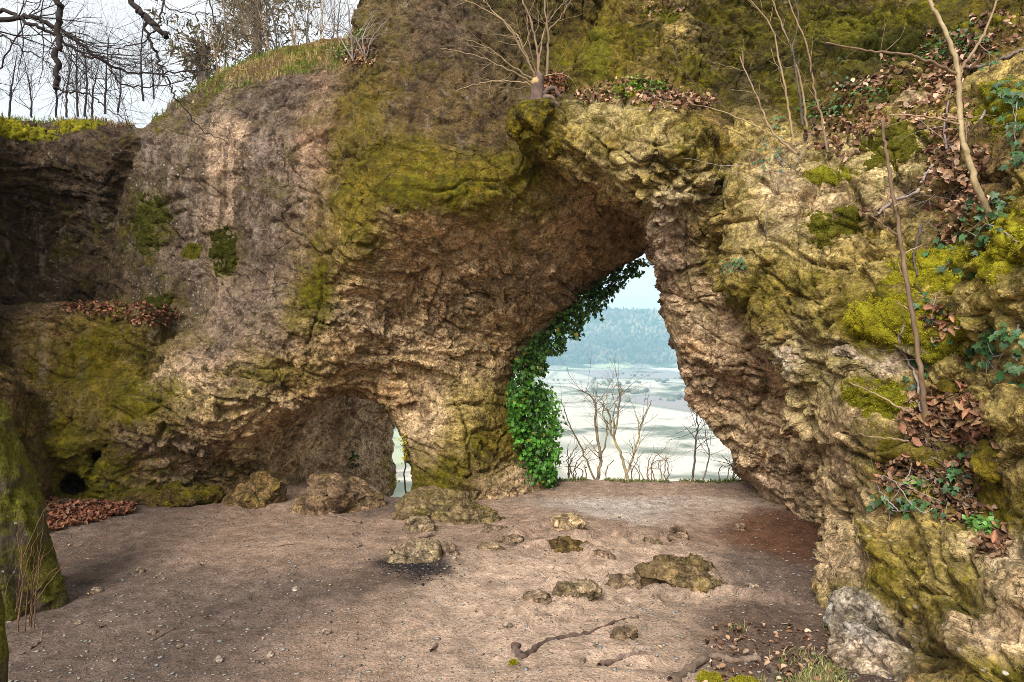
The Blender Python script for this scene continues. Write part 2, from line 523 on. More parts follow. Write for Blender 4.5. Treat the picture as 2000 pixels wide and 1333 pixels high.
def trunk_material():
    t = NT("mossy_trunk_bark")
    c = t.coord()
    w = t.noise(t.mapping(c, (1, 1, 0.22)), 26, 6, 0.65, 0.6)
    bark = t.ramp(w, [(0.32, (0.02, 0.015, 0.011)), (0.55, (0.085, 0.062, 0.044)), (0.75, (0.17, 0.135, 0.10))])
    m = t.noise(c, 5.0, 6, 0.62)
    nrm = t.n.new("ShaderNodeNewGeometry").outputs['Normal']
    sx = t.n.new("ShaderNodeSeparateXYZ"); t.l.new(nrm, sx.inputs[0])
    mm = t.rng(t.math('ADD', t.math('MULTIPLY_ADD', sx.outputs[0], 0.22, m), t.math('MULTIPLY', sx.outputs[2], 0.35)), 0.58, 0.80)
    moss = t.ramp(t.noise(c, 60, 4, 0.7), [(0.3, (0.03, 0.028, 0.004)), (0.6, (0.12, 0.11, 0.010)), (0.8, (0.26, 0.235, 0.02))])
    spot = t.math('MULTIPLY', t.rng(t.voronoi(c, 22), 0.20, 0.13), t.rng(t.noise(c, 4, 2), 0.50, 0.58))
    colr = t.mix(mm, t.mix(spot, bark, (0.42, 0.42, 0.40)), moss)
    h = t.math('ADD', t.math('MULTIPLY', w, 1.2), t.math('MULTIPLY', t.noise(c, 50, 5, 0.7), 0.4))
    return t.finish(colr, 0.92, t.bump(h, 1.0, 0.03), 0.15)
TRUNK = trunk_material()

def moss_material():
    t = NT("moss_cushion_green")
    c = t.coord()
    tint = t.attr("tint", False)
    n = t.noise(c, 55, 5, 0.72)
    g = t.rng(n, 0.28, 0.72, 0.45, 1.5)
    cc = t.n.new("ShaderNodeCombineColor")
    for k in range(3): t.l.new(g, cc.inputs[k])
    return t.finish(t.mix(1.0, tint, cc.outputs[0], 'MULTIPLY'), 0.95, t.bump(t.noise(c, 90, 4, 0.75), 1.0, 0.02), 0.1)
MOSS = moss_material()

# ------------------------------------------------------------------ ground
def ground_z(X, Y):
    """height of the trodden platform; it falls away beyond its rim towards the valley"""
    X = np.asarray(X, float); Y = np.asarray(Y, float)
    P = np.c_[X.ravel(), Y.ravel(), np.zeros(X.size)].astype(np.float32)
    z = 0.06 * perlin(P * 0.45, 3) + 0.03 * perlin(P * 1.1, 4) + 0.012 * perlin(P * 3.1, 5)
    z = z.reshape(X.shape)
    # a low rough hump of bedrock across the middle, a gentle rise at the foot of the walls
    z = z + 0.06 * np.exp(-((X - 0.2) / 1.3) ** 2 - ((Y - 5.6) / 0.9) ** 2)
    z = z + 0.10 * sstep(-3.2, -4.6, X) * sstep(3, 6.5, Y)
    z = z + 0.25 * sstep(1.0, 1.7, X) * sstep(3.6, 2.6, Y)
    rim = 7.95 + 0.10 * np.sin(X * 1.7) - 0.60 * sstep(-1.75, -1.25, X) * sstep(-0.6, -0.95, X)
    t = np.maximum(Y - rim, 0)
    z = z - 0.9 * t - 0.05 * t * t * (t < 8) - (t >= 8) * (3.2 + 0.35 * (t - 8))
    return z

# ------------------------------------------------------------------ the rock: three masses carved from solid fields
def carve(poly, front, shear, y0, back, box, h, kedge=0.22, extra=None, lam=0.004):
    """poly, front: photograph pixels with their distance. A mass is the outline swept away from the camera side
    (sheared by `shear`), its front face a smooth surface through `front`, its rear at `back`."""
    def uz(p):
        X, Y, Z = at(*p)
        return (X - shear * (Y - y0), Z)
    poly2 = np.array([uz(p) for p in poly])
    fr = np.array([uz(p) for p in front]); fy = np.array([p[2] for p in front])
    rb = RBF(fr, fy, lam)
    (x0, x1), (ya, yb), (z0, z1) = box
    us = np.arange(x0 - abs(shear) * 4 - 1, x1 + abs(shear) * 4 + 1, 0.05)
    zs = np.arange(z0 - 0.2, z1 + 0.2, 0.05)
    U, Z = np.meshgrid(us, zs, indexing='ij')
    q = np.c_[U.ravel(), Z.ravel()]
    Fg = rb(q).reshape(U.shape); Fg = np.clip(Fg, fy.min() - 0.3, fy.max() + 0.6)
    gu = np.gradient(Fg, 0.05, axis=0); gz = np.gradient(Fg, 0.05, axis=1)
    Gg = 1.0 / np.sqrt(1 + np.clip(gu, -3, 3) ** 2 + np.clip(gz, -3, 3) ** 2)
    Dg = poly_sd(poly2, q).reshape(U.shape)
    xs = np.arange(x0, x1, h); ys = np.arange(ya, yb, h); zz = np.arange(z0, z1, h)
    X, Y, Z3 = (a.ravel() for a in np.meshgrid(xs, ys, zz, indexing='ij'))
    u = X - shear * (Y - y0)
    f = bilin(Fg, us[0], zs[0], 0.05, u, Z3)
    g = bilin(Gg, us[0], zs[0], 0.05, u, Z3)
    d = bilin(Dg, us[0], zs[0], 0.05, u, Z3) / math.sqrt(1 + shear * shear)
    sd = smax((f - Y) * g, d, kedge)
    sd = smax(sd, Y - back(X, Z3), 0.2)
    if extra is not None:
        sd = extra(sd, X, Y, Z3)
    D = sd.reshape(len(xs), len(ys), len(zz))
    big = 0.5
    D[0] = D[-1] = big; D[:, 0] = D[:, -1] = big; D[:, :, 0] = D[:, :, -1] = big
    V, F = surface_nets(D, np.array((xs[0], ys[0], zz[0])), h)
    return relax(V, F, 2, 0.4), F

def split_levels(V, F, levels, margin=260):
    """subdivide only what the camera's side can show; the far side stays coarse"""
    def seen(V, F, lim):
        c = V[F].mean(1); a, b, e, d = (V[F[:, i]] for i in range(4))
        n = np.cross(e - a, d - b); n /= np.linalg.norm(n, axis=1)[:, None] + 1e-12
        v = c - np.array((0, 0, CAM_H)); r = np.linalg.norm(v, axis=1)
        fac = np.einsum('ij,ij->i', n, v) / r
        px = CX + c[:, 0] / np.maximum(c[:, 1], .1) * FPX; py = CY - (c[:, 2] - CAM_H) / np.maximum(c[:, 1], .1) * FPX
        return (fac < lim) & (px > -margin) & (px < 2000 + margin) & (py > -margin) & (py < 1333 + margin)
    m = seen(V, F, 0.35)
    coarse = F[~m]; fine = F[m]
    Vf = V
    for _ in range(levels):
        Vf, fine = subdivide(Vf, fine)
    return Vf, coarse, fine

def facets(P, N, scale, amp, seed, stretch=(1, 1, 1), crack=0.0, cw=0.06):
    """chipped rock: every cell a tilted plane with its own height, parted by thin cracks"""
    q = P * (np.array(stretch, np.float32) / scale)
    F1, F2, v, idn = worley(q, seed)
    tilt = np.einsum('ij,ij->i', v, _rv[idn]) * 0.9
    d = amp * (tilt + (_rs[idn] - 0.5) * 1.2)
    if crack:
        d = d - crack * np.exp(-((F2 - F1) / cw) ** 2)
    return d

#@@ROCK_SHAPES
M1_POLY = [(-500, 250, 7.7), (0, 236, 7.7), (130, 225, 7.7), (270, 235, 7.6), (330, 188, 7.7), (420, 150, 8.0), (560, 112, 8.4),
           (650, 88, 8.5), (690, 70, 7.2), (680, 20, 7.2), (720, -80, 7.3), (800, -260, 7.5), (1700, -260, 7.5),
           (1700, 470, 8), (1400, 495, 8.2), (1270, 500, 8.2), (1205, 532, 8.2), (1145, 575, 8.1), (1085, 640, 8.0), (1018, 710, 7.9),
           (1000, 775, 7.7), (1016, 850, 7.6), (1042, 920, 7.5), (1070, 962, 7.5), (1080, 1180, 7.5), (-500, 1180, 7.5)]
M1_FRONT = [(-200, 260, 6.6), (-200, 500, 6.8), (-200, 900, 6.4), (0, 260, 7.5), (0, 400, 7.75), (60, 540, 7.95), (150, 400, 8.0), (175, 540, 8.15), (130, 290, 7.7), (60, 700, 7.2),
            (260, 260, 7.6), (280, 400, 7.4), (300, 550, 7.4), (350, 640, 7.2), (230, 640, 7.4),
            (450, 190, 7.3), (450, 400, 7.0), (450, 550, 6.95), (420, 650, 6.85),
            (450, 152, 7.7), (560, 150, 7.2), (560, 118, 7.8), (640, 140, 7.05), (640, 100, 7.9), (330, 200, 7.7), (640, 300, 6.5), (640, 450, 6.4), (640, 560, 6.5),
            (700, 40, 7.0), (800, -100, 7.0), (800, 0, 6.9), (800, 150, 6.5), (720, 300, 6.2), (800, 350, 6.0), (800, 420, 5.98),
            (1000, -150, 7.3), (1000, 0, 7.1), (950, 150, 6.7), (950, 300, 6.2), (950, 390, 6.05),
            (1100, 60, 7.6), (1150, -100, 7.6), (1100, 250, 6.6), (1100, 330, 6.45), (1300, 100, 8.0), (1300, 300, 7.0),
            (700, 470, 6.15), (800, 490, 6.35), (950, 480, 6.6), (1100, 440, 6.85), (1200, 430, 7.2), (1255, 470, 7.9),
            (700, 560, 6.5), (800, 580, 6.75), (950, 580, 7.05), (1050, 560, 7.3), (1130, 540, 7.7),
            (600, 650, 6.5), (700, 680, 6.75), (850, 680, 7.1), (960, 660, 7.4), (1020, 660, 7.8),
            (250, 760, 6.5), (350, 760, 6.4), (450, 730, 6.4), (560, 720, 6.5), (680, 740, 6.85), (800, 760, 7.1),
            (200, 850, 6.5), (300, 850, 6.45), (400, 830, 6.5), (300, 960, 6.85), (200, 960, 6.7), (80, 900, 6.5), (80, 780, 6.6), (450, 880, 6.8), (400, 960, 7.05),
            (80, 1050, 6.6), (300, 1050, 6.9), (600, 1050, 7.1),
            (880, 760, 7.25), (830, 850, 7.15), (900, 850, 7.1), (960, 850, 7.25), (1000, 930, 7.3), (900, 940, 7.0), (830, 940, 7.15), (1040, 940, 7.5),
            (900, 1020, 6.95), (1050, 1020, 7.4)]

def seg_tube(X, Y, Z, a, b, ra, rb_, zs=1.0):
    """distance to a tapering tube between two points; zs squashes it in height"""
    a = np.asarray(a, float); b = np.asarray(b, float)
    e = b - a; e2 = e @ e
    t = np.clip(((X - a[0]) * e[0] + (Y - a[1]) * e[1] + (Z - a[2]) * e[2]) / e2, 0, 1)
    dx = X - a[0] - t * e[0]; dy = Y - a[1] - t * e[1]; dz = (Z - a[2] - t * e[2]) * zs
    return np.sqrt(dx * dx + dy * dy + dz * dz) - (ra + (rb_ - ra) * t)

def m1_extra(sd, X, Y, Z):
    # ledge block low on the left
    def rbox(c, hs, r, yaw=0.0):
        ca, sa = math.cos(yaw), math.sin(yaw)
        x = X - c[0]; y = Y - c[1]; z = Z - c[2]
        x, y = x * ca + y * sa, -x * sa + y * ca
        q = [np.abs(x) - hs[0] + r, np.abs(y) - hs[1] + r, np.abs(z) - hs[2] + r]
        o = np.sqrt(sum(np.maximum(k, 0) ** 2 for k in q))
        return o + np.minimum(np.maximum(np.maximum(q[0], q[1]), q[2]), 0) - r
    b = rbox(at(185, 790, 7.5) - np.array((0.0, 0, 0.0)), (0.95, 0.78, 1.05), 0.15, 0.06)
    sd = smin(sd, b, 0.12)
    # deep cleft beside it, running up the wall
    cl = seg_tube(X, Y, Z, at(158, 585, 8.1), at(262, 285, 7.6), 0.20, 0.08)
    sd = smax(sd, -cl, 0.12)
    # undercut below the ledge block, two pockets
    sd = smax(sd, -seg_tube(X, Y, Z, at(250, 735, 6.6), at(330, 712, 6.8), 0.08, 0.10), 0.08)
    sd = smax(sd, -seg_tube(X, Y, Z, at(197, 888, 6.2), at(185, 890, 7.1), 0.11, 0.08), 0.05)
    sd = smax(sd, -seg_tube(X, Y, Z, at(152, 948, 6.2), at(140, 948, 7.2), 0.15, 0.10), 0.06)
    # the small tunnel that runs back to the right behind the pillar
    c1 = at(660, 960, 7.2); c2 = np.array((-1.75, 8.0, 0.04)); c3 = np.array((0.3, 9.7, 0.25))
    t1 = seg_tube(X, Y, Z, at(590, 1010, 6.6), c1, 0.62, 0.72, 0.72)
    t2 = seg_tube(X, Y, Z, c1, c2, 0.72, 0.62, 0.64)
    t3 = seg_tube(X, Y, Z, c2, c3, 0.62, 1.35, 0.58)
    tun = smin(smin(t1, t2, 0.15), t3, 0.15)
    sd = smax(sd, -tun, 0.14)
    return sd

M2_POLY = [(1190, -260, 7.2), (1150, 20, 6.7), (1110, 90, 6.5), (1085, 190, 6.1), (1010, 205, 5.9), (1005, 262, 5.85), (1060, 300, 5.9), (1130, 335, 5.95), (1200, 372, 6.0),
           (1256, 430, 6.1), (1272, 500, 6.3), (1292, 560, 6.5), (1311, 640, 6.7), (1332, 720, 6.8), (1365, 805, 6.9), (1442, 888, 7.0),
           (1476, 950, 7.1), (1490, 1000, 7.1), (1494, 1180, 7.1), (2800, 1180, 7.0), (2800, -260, 7.0)]
M2_FRONT = [(1150, 180, 6.3), (1030, 235, 5.75), (1200, 250, 5.65), (1300, 250, 5.4), (1150, 310, 5.8), (1220, 350, 5.75), (1300, 350, 5.5), (1300, 440, 5.8), (1300, 550, 6.2), (1350, 600, 6.2),
            (1400, 700, 6.2), (1500, 750, 6.0), (1450, 850, 6.5), (1550, 900, 6.2), (1500, 970, 6.8), (1600, 1000, 6.1), (1650, 900, 5.7), (1700, 700, 5.6),
            (1480, 1060, 6.9), (1620, 1080, 6.1),
            (1200, 100, 6.5), (1180, 160, 6.2), (1300, 80, 6.5), (1400, 100, 6.6), (1500, 60, 6.7), (1300, 185, 6.1), (1400, 200, 6.2), (1420, 300, 5.7), (1250, 0, 6.8), (1250, -150, 7.1),
            (1600, 100, 6.7), (1700, 100, 6.7), (1900, 50, 6.3), (2100, 100, 5.9), (1600, -100, 7.1), (2000, -100, 6.6), (1700, 400, 5.6)]
M3_POLY = [(1440, -260, 6.8), (1430, 120, 6.2), (1400, 235, 5.8), (1395, 330, 5.6), (1385, 420, 5.6), (1393, 500, 5.55), (1392, 560, 5.6), (1440, 615, 5.5), (1515, 655, 5.3),
           (1522, 720, 5.2), (1535, 800, 5.1), (1590, 880, 5.0), (1604, 980, 4.9), (1608, 1050, 4.8), (1620, 1130, 4.55), (1624, 1200, 4.2), (1650, 1333, 3.4), (1665, 1500, 3.2),
           (3400, 1600, 2.8), (3400, -260, 4.5)]
M3_FRONT = [(1640, 1100, 4.4), (1640, 1220, 3.8), (1700, 1333, 3.2), (1900, 1333, 2.6), (1700, 1450, 3.0), (1640, 1000, 4.65), (1800, 1000, 3.65), (1950, 1000, 3.05), (1800, 1150, 3.3), (1950, 1150, 2.75),
            (1620, 850, 4.75), (1700, 850, 4.1), (1850, 840, 3.75), (1980, 850, 2.95), (1740, 930, 4.0), (1900, 940, 3.4),
            (1560, 690, 4.95), (1640, 650, 4.5), (1660, 740, 4.35), (1750, 630, 4.05), (1850, 640, 3.8), (1980, 560, 3.1), (1950, 720, 3.4),
            (1420, 540, 5.4), (1450, 450, 5.35), (1500, 560, 5.1), (1600, 450, 4.95), (1600, 560, 4.8), (1700, 400, 4.75), (1850, 480, 4.0), (1850, 380, 4.3), (1980, 400, 3.4),
            (1440, 330, 5.4), (1550, 340, 5.2), (1650, 320, 5.1), (1560, 260, 5.7), (1700, 250, 5.3), (1850, 200, 5.0), (1960, 220, 4.1), (1500, 200, 6.1), (1650, 150, 6.1), (1800, 110, 5.9), (1950, 90, 5.3), (2000, 0, 5.7),
            (2200, 500, 2.6), (2200, 900, 2.4), (2200, 1200, 2.2), (2200, 100, 4.0), (1700, 0, 6.6), (1500, 0, 6.8)]

def rock_detail(P, N, big=1.0, chip=1.0, seed=0, chipmap=None, block=0.0):
    w = np.c_[perlin(P * 1.6, 20 + seed), perlin(P * 1.6, 21 + seed), perlin(P * 1.6, 22 + seed)] * 0.14
    w = w + np.c_[perlin(P * 6, 23 + seed), perlin(P * 6, 24 + seed), perlin(P * 6, 25 + seed)] * 0.018
    Q = (P + w).astype(np.float32)
    tilt = Q.copy(); tilt[:, 2] += 0.30 * Q[:, 0] - 0.12 * Q[:, 1]          # bedding that dips to the side
    if chipmap is not None: big = big * (0.45 + 0.6 * chipmap)
    d = big * (0.10 * perlin(Q * 0.9, 30 + seed) + 0.065 * perlin(Q * 2.1, 31 + seed))
    rough = sstep(-0.35, 0.40, perlin(P * 0.9, 40 + seed)) if chipmap is None else chipmap
    # bedding ledges: each bed juts out and is undercut below
    for sp, am, m0 in ((0.34, 0.055, 0.0), (0.15, 0.026, 0.15)):
        bed = tilt[:, 2] / sp + 0.6 * perlin(P * 0.7, 42 + seed)
        fr = bed - np.floor(bed)
        saw = np.where(fr < 0.86, fr / 0.86, (1 - fr) / 0.14) - 0.5
        d = d + big * am * saw * sstep(m0 - 0.2, m0 + 0.35, perlin(P * 1.3, 43 + seed) + 0.25 * rough)
    d = d + big * facets(tilt, N, 0.55, 0.055, 50 + seed, (1, 1, 1.9))
    # open joints, only here and there
    F1w, F2w, _, _ = worley(tilt / np.array((0.60, 0.60, 0.36), np.float32), 57 + seed)
    d = d - big * 0.075 * np.exp(-((F2w - F1w) / 0.045) ** 2) * sstep(0.08, 0.28, perlin(P * 1.1, 47 + seed))
    for k, sc in enumerate(((0.55, 0.55, 1.5), (1.3, 1.3, 0.6))):
        pj = perlin(Q * np.array(sc, np.float32), 44 + k + seed)
        d = d - big * 0.08 * np.exp(-(pj / 0.016) ** 2) * sstep(0.0, 0.25, perlin(P * 1.2, 48 + k + seed))
    d = d + chip * (0.16 + 1.0 * rough) * facets(tilt, N, 0.23, 0.050, 51 + seed, (1, 1, 1.8), 0.010, 0.05)
    d = d + chip * (0.16 + 1.0 * rough) * facets(tilt, N, 0.10, 0.026, 52 + seed, (1, 1, 1.7))
    d = d + (0.35 + 0.65 * rough) * facets(Q, N, 0.045, 0.012, 53 + seed, (1, 1, 1.4))
    d = d + 0.012 * fbm(P * 9, 4, 60 + seed)
    if block:
        d = d + block * facets(tilt + 0.3, N, 0.46, 0.10, 55 + seed, (1, 1, 1.5), 0.05, 0.05)
    pit = np.clip(perlin(P * 12, 65 + seed) - 0.36, 0, 1)
    d = d - 0.12 * pit * sstep(-0.2, 0.3, perlin(P * 1.5, 66 + seed)) * (1.2 - 0.8 * rough)
    return d

CHIP = [(850, 620, 260, 110, 1.0), (1000, 560, 150, 60, .9), (450, 780, 200, 110, .9), (380, 880, 130, 90, .8), (880, 860, 100, 110, .6), (700, 700, 200, 60, .8), (560, 620, 90, 60, .5), (800, 300, 150, 60, .35), (300, 700, 60, 60, .6), (150, 900, 120, 100, .4)]
def base_chip(V, F, P):
    bv = BVHTree.FromPolygons(V.tolist(), F.tolist())
    w = np.full(len(P), 0.10)
    for px, py, rx, ry, st in CHIP:
        dr = Vector(((px - CX) / FPX, 1.0, -(py - CY) / FPX)).normalized()
        loc, nor, _, _ = bv.ray_cast(Vector((0, 0, CAM_H)), dr)
        if loc is None: continue
        k = loc.y / FPX; RX, RY = rx * k, ry * k
        q = ((P[:, 0] - loc.x) / RX) ** 2 + ((P[:, 2] - loc.z) / RY) ** 2 + ((P[:, 1] - loc.y) / (2 * max(RX, RY))) ** 2
        w = np.maximum(w, st * np.exp(-0.8 * q))
    return w

def build_rock(V, F, levels, big, chip, seed, block=0.0):
    Vf, coarse, fine = split_levels(V, F, levels)
    Vf = relax(Vf, fine, 2, 0.35) if levels else Vf
    allf = np.concatenate([coarse, fine])
    N = vnormals(Vf, allf)
    N = relax(N, fine, 3, 0.5)
    N /= np.linalg.norm(N, axis=1)[:, None] + 1e-9
    cm = base_chip(V, F, Vf) if seed == 0 else None
    d = rock_detail(Vf.astype(np.float32), N, big, chip, seed, cm, block)
    return Vf + N * d[:, None], allf, (cm if cm is not None else np.full(len(Vf), 0.85))

V1, F1_ = carve(M1_POLY, M1_FRONT, 0.0, 7.0, lambda X, Z: 9.35 - 1.2 * sstep(-1.65, -1.15, X) * sstep(1.9, 1.2, Z) - 0.95 * sstep(-1.6, -0.6, X) * sstep(1.2, 1.9, Z), ((-6.9, 3.2), (5.4, 10.2), (-0.5, 6.1)), 0.06, 0.2, m1_extra)
V1, F1_, K1 = build_rock(V1, F1_, 2, 1.0, 1.0, 0)
V2, F2_ = carve(M2_POLY, M2_FRONT, 0.30, 6.0, lambda X, Z: 8.9 + 0 * X, ((-0.3, 6.6), (5.0, 9.2), (-0.5, 5.9)), 0.06, 0.2)
V2, F2_, K2 = build_rock(V2, F2_, 2, 0.8, 1.25, 2, 0.5)
V3, F3_ = carve(M3_POLY, M3_FRONT, 0.60, 4.5, lambda X, Z: 8.9 + 0 * X, ((0.9, 6.8), (1.9, 9.2), (-0.6, 5.2)), 0.055, 0.16)
V3, F3_, K3 = build_rock(V3, F3_, 2, 0.8, 1.0, 4, 0.85)
print("ROCK", len(V1), len(V2), len(V3), round(time.time() - T0, 1))

#@@ROCK_LINK
def new_empty(name, loc=(0, 0, 0)):
    e = link(name, None, loc=loc); e.empty_display_size = 0.1
    return e

arch = new_empty("rock_arch", (0, 7.5, 0))
def at_root(o, root):
    """parent without moving"""
    o.parent = root
    o.matrix_parent_inverse = root.matrix_world.inverted() if False else __import__('mathutils').Matrix.Translation(-Vector(root.location))
    return o

cliff = link("cliff_wall", mesh_np("cliff_wall", V1, F1_, ROCK, False))
leg = link("arch_leg", mesh_np("arch_leg", V2, F2_, ROCK, False))
outcrop = link("rock_outcrop", mesh_np("rock_outcrop", V3, F3_, ROCK, False))
bpy.context.view_layer.update()
ROCKS = [cliff, leg, outcrop]
EYE = Vector((0, 0, CAM_H))

def hit(px, py, objs=None, dy=0.0):
    d = Vector(((px - CX) / FPX, 1.0, -(py - CY) / FPX)).normalized()
    best = None
    for o in (objs or ROCKS):
        ok, loc, nor, _ = o.ray_cast(EYE, d)
        if ok and (best is None or loc.y < best[0].y):
            best = (loc, nor)
    if best is None:
        return None
    return np.array(best[0]), np.array(best[1])

# albedo families
OLIVE = (0.175, 0.132, 0.036); DOLIVE = (0.085, 0.064, 0.019); BROWN = (0.52, 0.375, 0.225); RBROWN = (0.40, 0.275, 0.160)
TAN = (0.57, 0.430, 0.285); PALE = (0.66, 0.53, 0.40); MAUVE = (0.185, 0.138, 0.105); DMAUVE = (0.098, 0.072, 0.053)
DBROWN = (0.060, 0.040, 0.024); KHAKI = (0.42, 0.325, 0.150); PKHAKI = (0.52, 0.42, 0.24); WHITE = (0.68, 0.63, 0.58); PINK = (0.45, 0.330, 0.240)
OBROWN = (0.16, 0.110, 0.052)

TINT = [
 # left recess and ledge block
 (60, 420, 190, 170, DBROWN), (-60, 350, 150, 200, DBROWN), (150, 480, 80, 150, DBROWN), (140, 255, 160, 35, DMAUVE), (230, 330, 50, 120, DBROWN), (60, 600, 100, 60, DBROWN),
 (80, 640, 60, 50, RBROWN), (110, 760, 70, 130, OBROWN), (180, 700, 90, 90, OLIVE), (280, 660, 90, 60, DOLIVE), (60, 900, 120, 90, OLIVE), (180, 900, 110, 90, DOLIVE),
 # turf slope of the ridge
 (560, 122, 100, 14, (0.24, 0.19, 0.07)), (640, 105, 60, 16, (0.24, 0.19, 0.07)), (460, 150, 60, 10, (0.24, 0.19, 0.07)),
 # pale pitted wall
 (300, 400, 70, 150, DMAUVE), (330, 260, 90, 60, MAUVE), (428, 400, 26, 230, PINK), (400, 500, 90, 100, MAUVE), (540, 380, 80, 170, MAUVE), (520, 190, 130, 50, DMAUVE), (610, 300, 40, 170, (0.30, 0.20, 0.14)),
 (460, 600, 130, 60, MAUVE), (350, 590, 60, 60, DMAUVE),
 # upper cliff, its dark brown deepened to stand for shade
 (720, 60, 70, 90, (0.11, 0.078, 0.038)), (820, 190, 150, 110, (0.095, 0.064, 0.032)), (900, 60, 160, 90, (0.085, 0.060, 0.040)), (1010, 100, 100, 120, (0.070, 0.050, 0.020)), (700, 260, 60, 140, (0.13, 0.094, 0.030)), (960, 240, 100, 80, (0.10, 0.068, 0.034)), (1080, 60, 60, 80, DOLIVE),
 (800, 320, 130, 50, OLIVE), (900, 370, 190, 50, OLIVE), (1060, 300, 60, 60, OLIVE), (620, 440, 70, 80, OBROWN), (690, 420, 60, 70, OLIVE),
 # overhang underside
 (900, 470, 230, 45, BROWN), (1120, 430, 110, 60, BROWN), (1220, 440, 70, 60, RBROWN), (1180, 490, 90, 30, RBROWN), (800, 560, 140, 60, BROWN), (950, 560, 140, 60, TAN), (1060, 520, 80, 40, TAN),
 (820, 640, 180, 60, TAN), (980, 640, 100, 60, BROWN), (620, 570, 45, 80, OLIVE), (640, 700, 140, 40, BROWN), (720, 750, 130, 35, RBROWN), (850, 720, 100, 50, BROWN),
 # lower left wall
 (420, 720, 110, 40, PINK), (480, 670, 90, 40, MAUVE), (540, 730, 90, 40, OLIVE), (330, 740, 70, 40, TAN), (300, 790, 110, 45, OLIVE), (430, 800, 100, 50, TAN), (330, 880, 90, 80, PINK), (470, 850, 90, 60, BROWN),
 (300, 950, 80, 40, TAN), (420, 930, 80, 50, OBROWN),
 # tunnel wall, pale tint raised to stand for light from its exit; pillar
 (620, 880, 80, 80, (0.70, 0.52, 0.35)), (700, 850, 70, 80, (0.80, 0.62, 0.44)), (770, 880, 50, 90, (0.80, 0.68, 0.53)), (560, 930, 60, 60, BROWN),
 (840, 830, 40, 80, TAN), (910, 810, 50, 90, KHAKI), (960, 860, 45, 80, OLIVE), (880, 930, 80, 50, OBROWN), (1000, 940, 70, 35, TAN), (880, 740, 70, 40, TAN),
 # arch arm
 (1030, 235, 50, 40, OLIVE), (1100, 290, 60, 40, KHAKI), (1200, 270, 90, 70, KHAKI), (1180, 230, 40, 60, PKHAKI), (1280, 270, 70, 60, PKHAKI), (1340, 280, 60, 70, OLIVE), (1300, 360, 80, 40, KHAKI), (1200, 350, 60, 25, PKHAKI),
 (1160, 80, 60, 120, OLIVE), (1260, 70, 90, 90, OBROWN), (1320, 60, 50, 80, KHAKI), (1420, 90, 90, 110, (0.06, 0.046, 0.016)), (1620, 80, 140, 110, (0.05, 0.04, 0.014)), (1560, 180, 60, 80, DOLIVE), (1800, 60, 120, 70, DOLIVE), (1960, 70, 80, 70, OBROWN), (1900, 20, 90, 40, DOLIVE), (1500, 20, 90, 60, DOLIVE),
 (1310, 440, 45, 50, PALE), (1340, 400, 50, 40, PKHAKI), (1320, 540, 50, 70, PINK), (1380, 620, 70, 70, TAN), (1400, 740, 90, 80, (0.50, 0.365, 0.25)), (1500, 730, 60, 80, (0.40, 0.28, 0.18)), (1480, 850, 80, 70, TAN), (1500, 950, 60, 60, PINK), (1580, 960, 70, 80, TAN),
 # outcrop
 (1440, 470, 60, 80, KHAKI), (1470, 580, 80, 50, OLIVE), (1530, 450, 70, 70, PKHAKI), (1600, 400, 90, 80, TAN), (1640, 330, 90, 40, PKHAKI), (1580, 560, 90, 70, KHAKI), (1700, 480, 100, 70, KHAKI), (1660, 600, 50, 50, OLIVE),
 (1560, 700, 50, 70, PKHAKI), (1540, 690, 25, 25, WHITE), (1580, 760, 40, 60, PKHAKI), (1680, 690, 60, 25, PALE), (1660, 830, 70, 60, TAN), (1640, 900, 50, 60, TAN), (1720, 880, 50, 50, OLIVE), (1640, 1050, 40, 90, TAN), (1720, 1080, 70, 80, OLIVE),
 (1680, 1010, 50, 40, PKHAKI), (1780, 1040, 60, 60, KHAKI), (1850, 1120, 70, 90, KHAKI), (1665, 1220, 45, 55, WHITE), (1720, 1260, 50, 50, PALE), (1800, 1250, 70, 70, OBROWN), (1950, 1200, 90, 80, TAN), (1920, 1120, 60, 40, PALE), (1950, 1300, 90, 40, OLIVE),
 (1970, 830, 60, 60, KHAKI), (1950, 600, 60, 60, KHAKI), (1900, 980, 90, 60, OLIVE), (1930, 450, 60, 60, OLIVE), (1900, 330, 60, 60, OBROWN),
 (1600, 1230, 30, 90, TAN), (1700, 1330, 60, 40, PALE)]
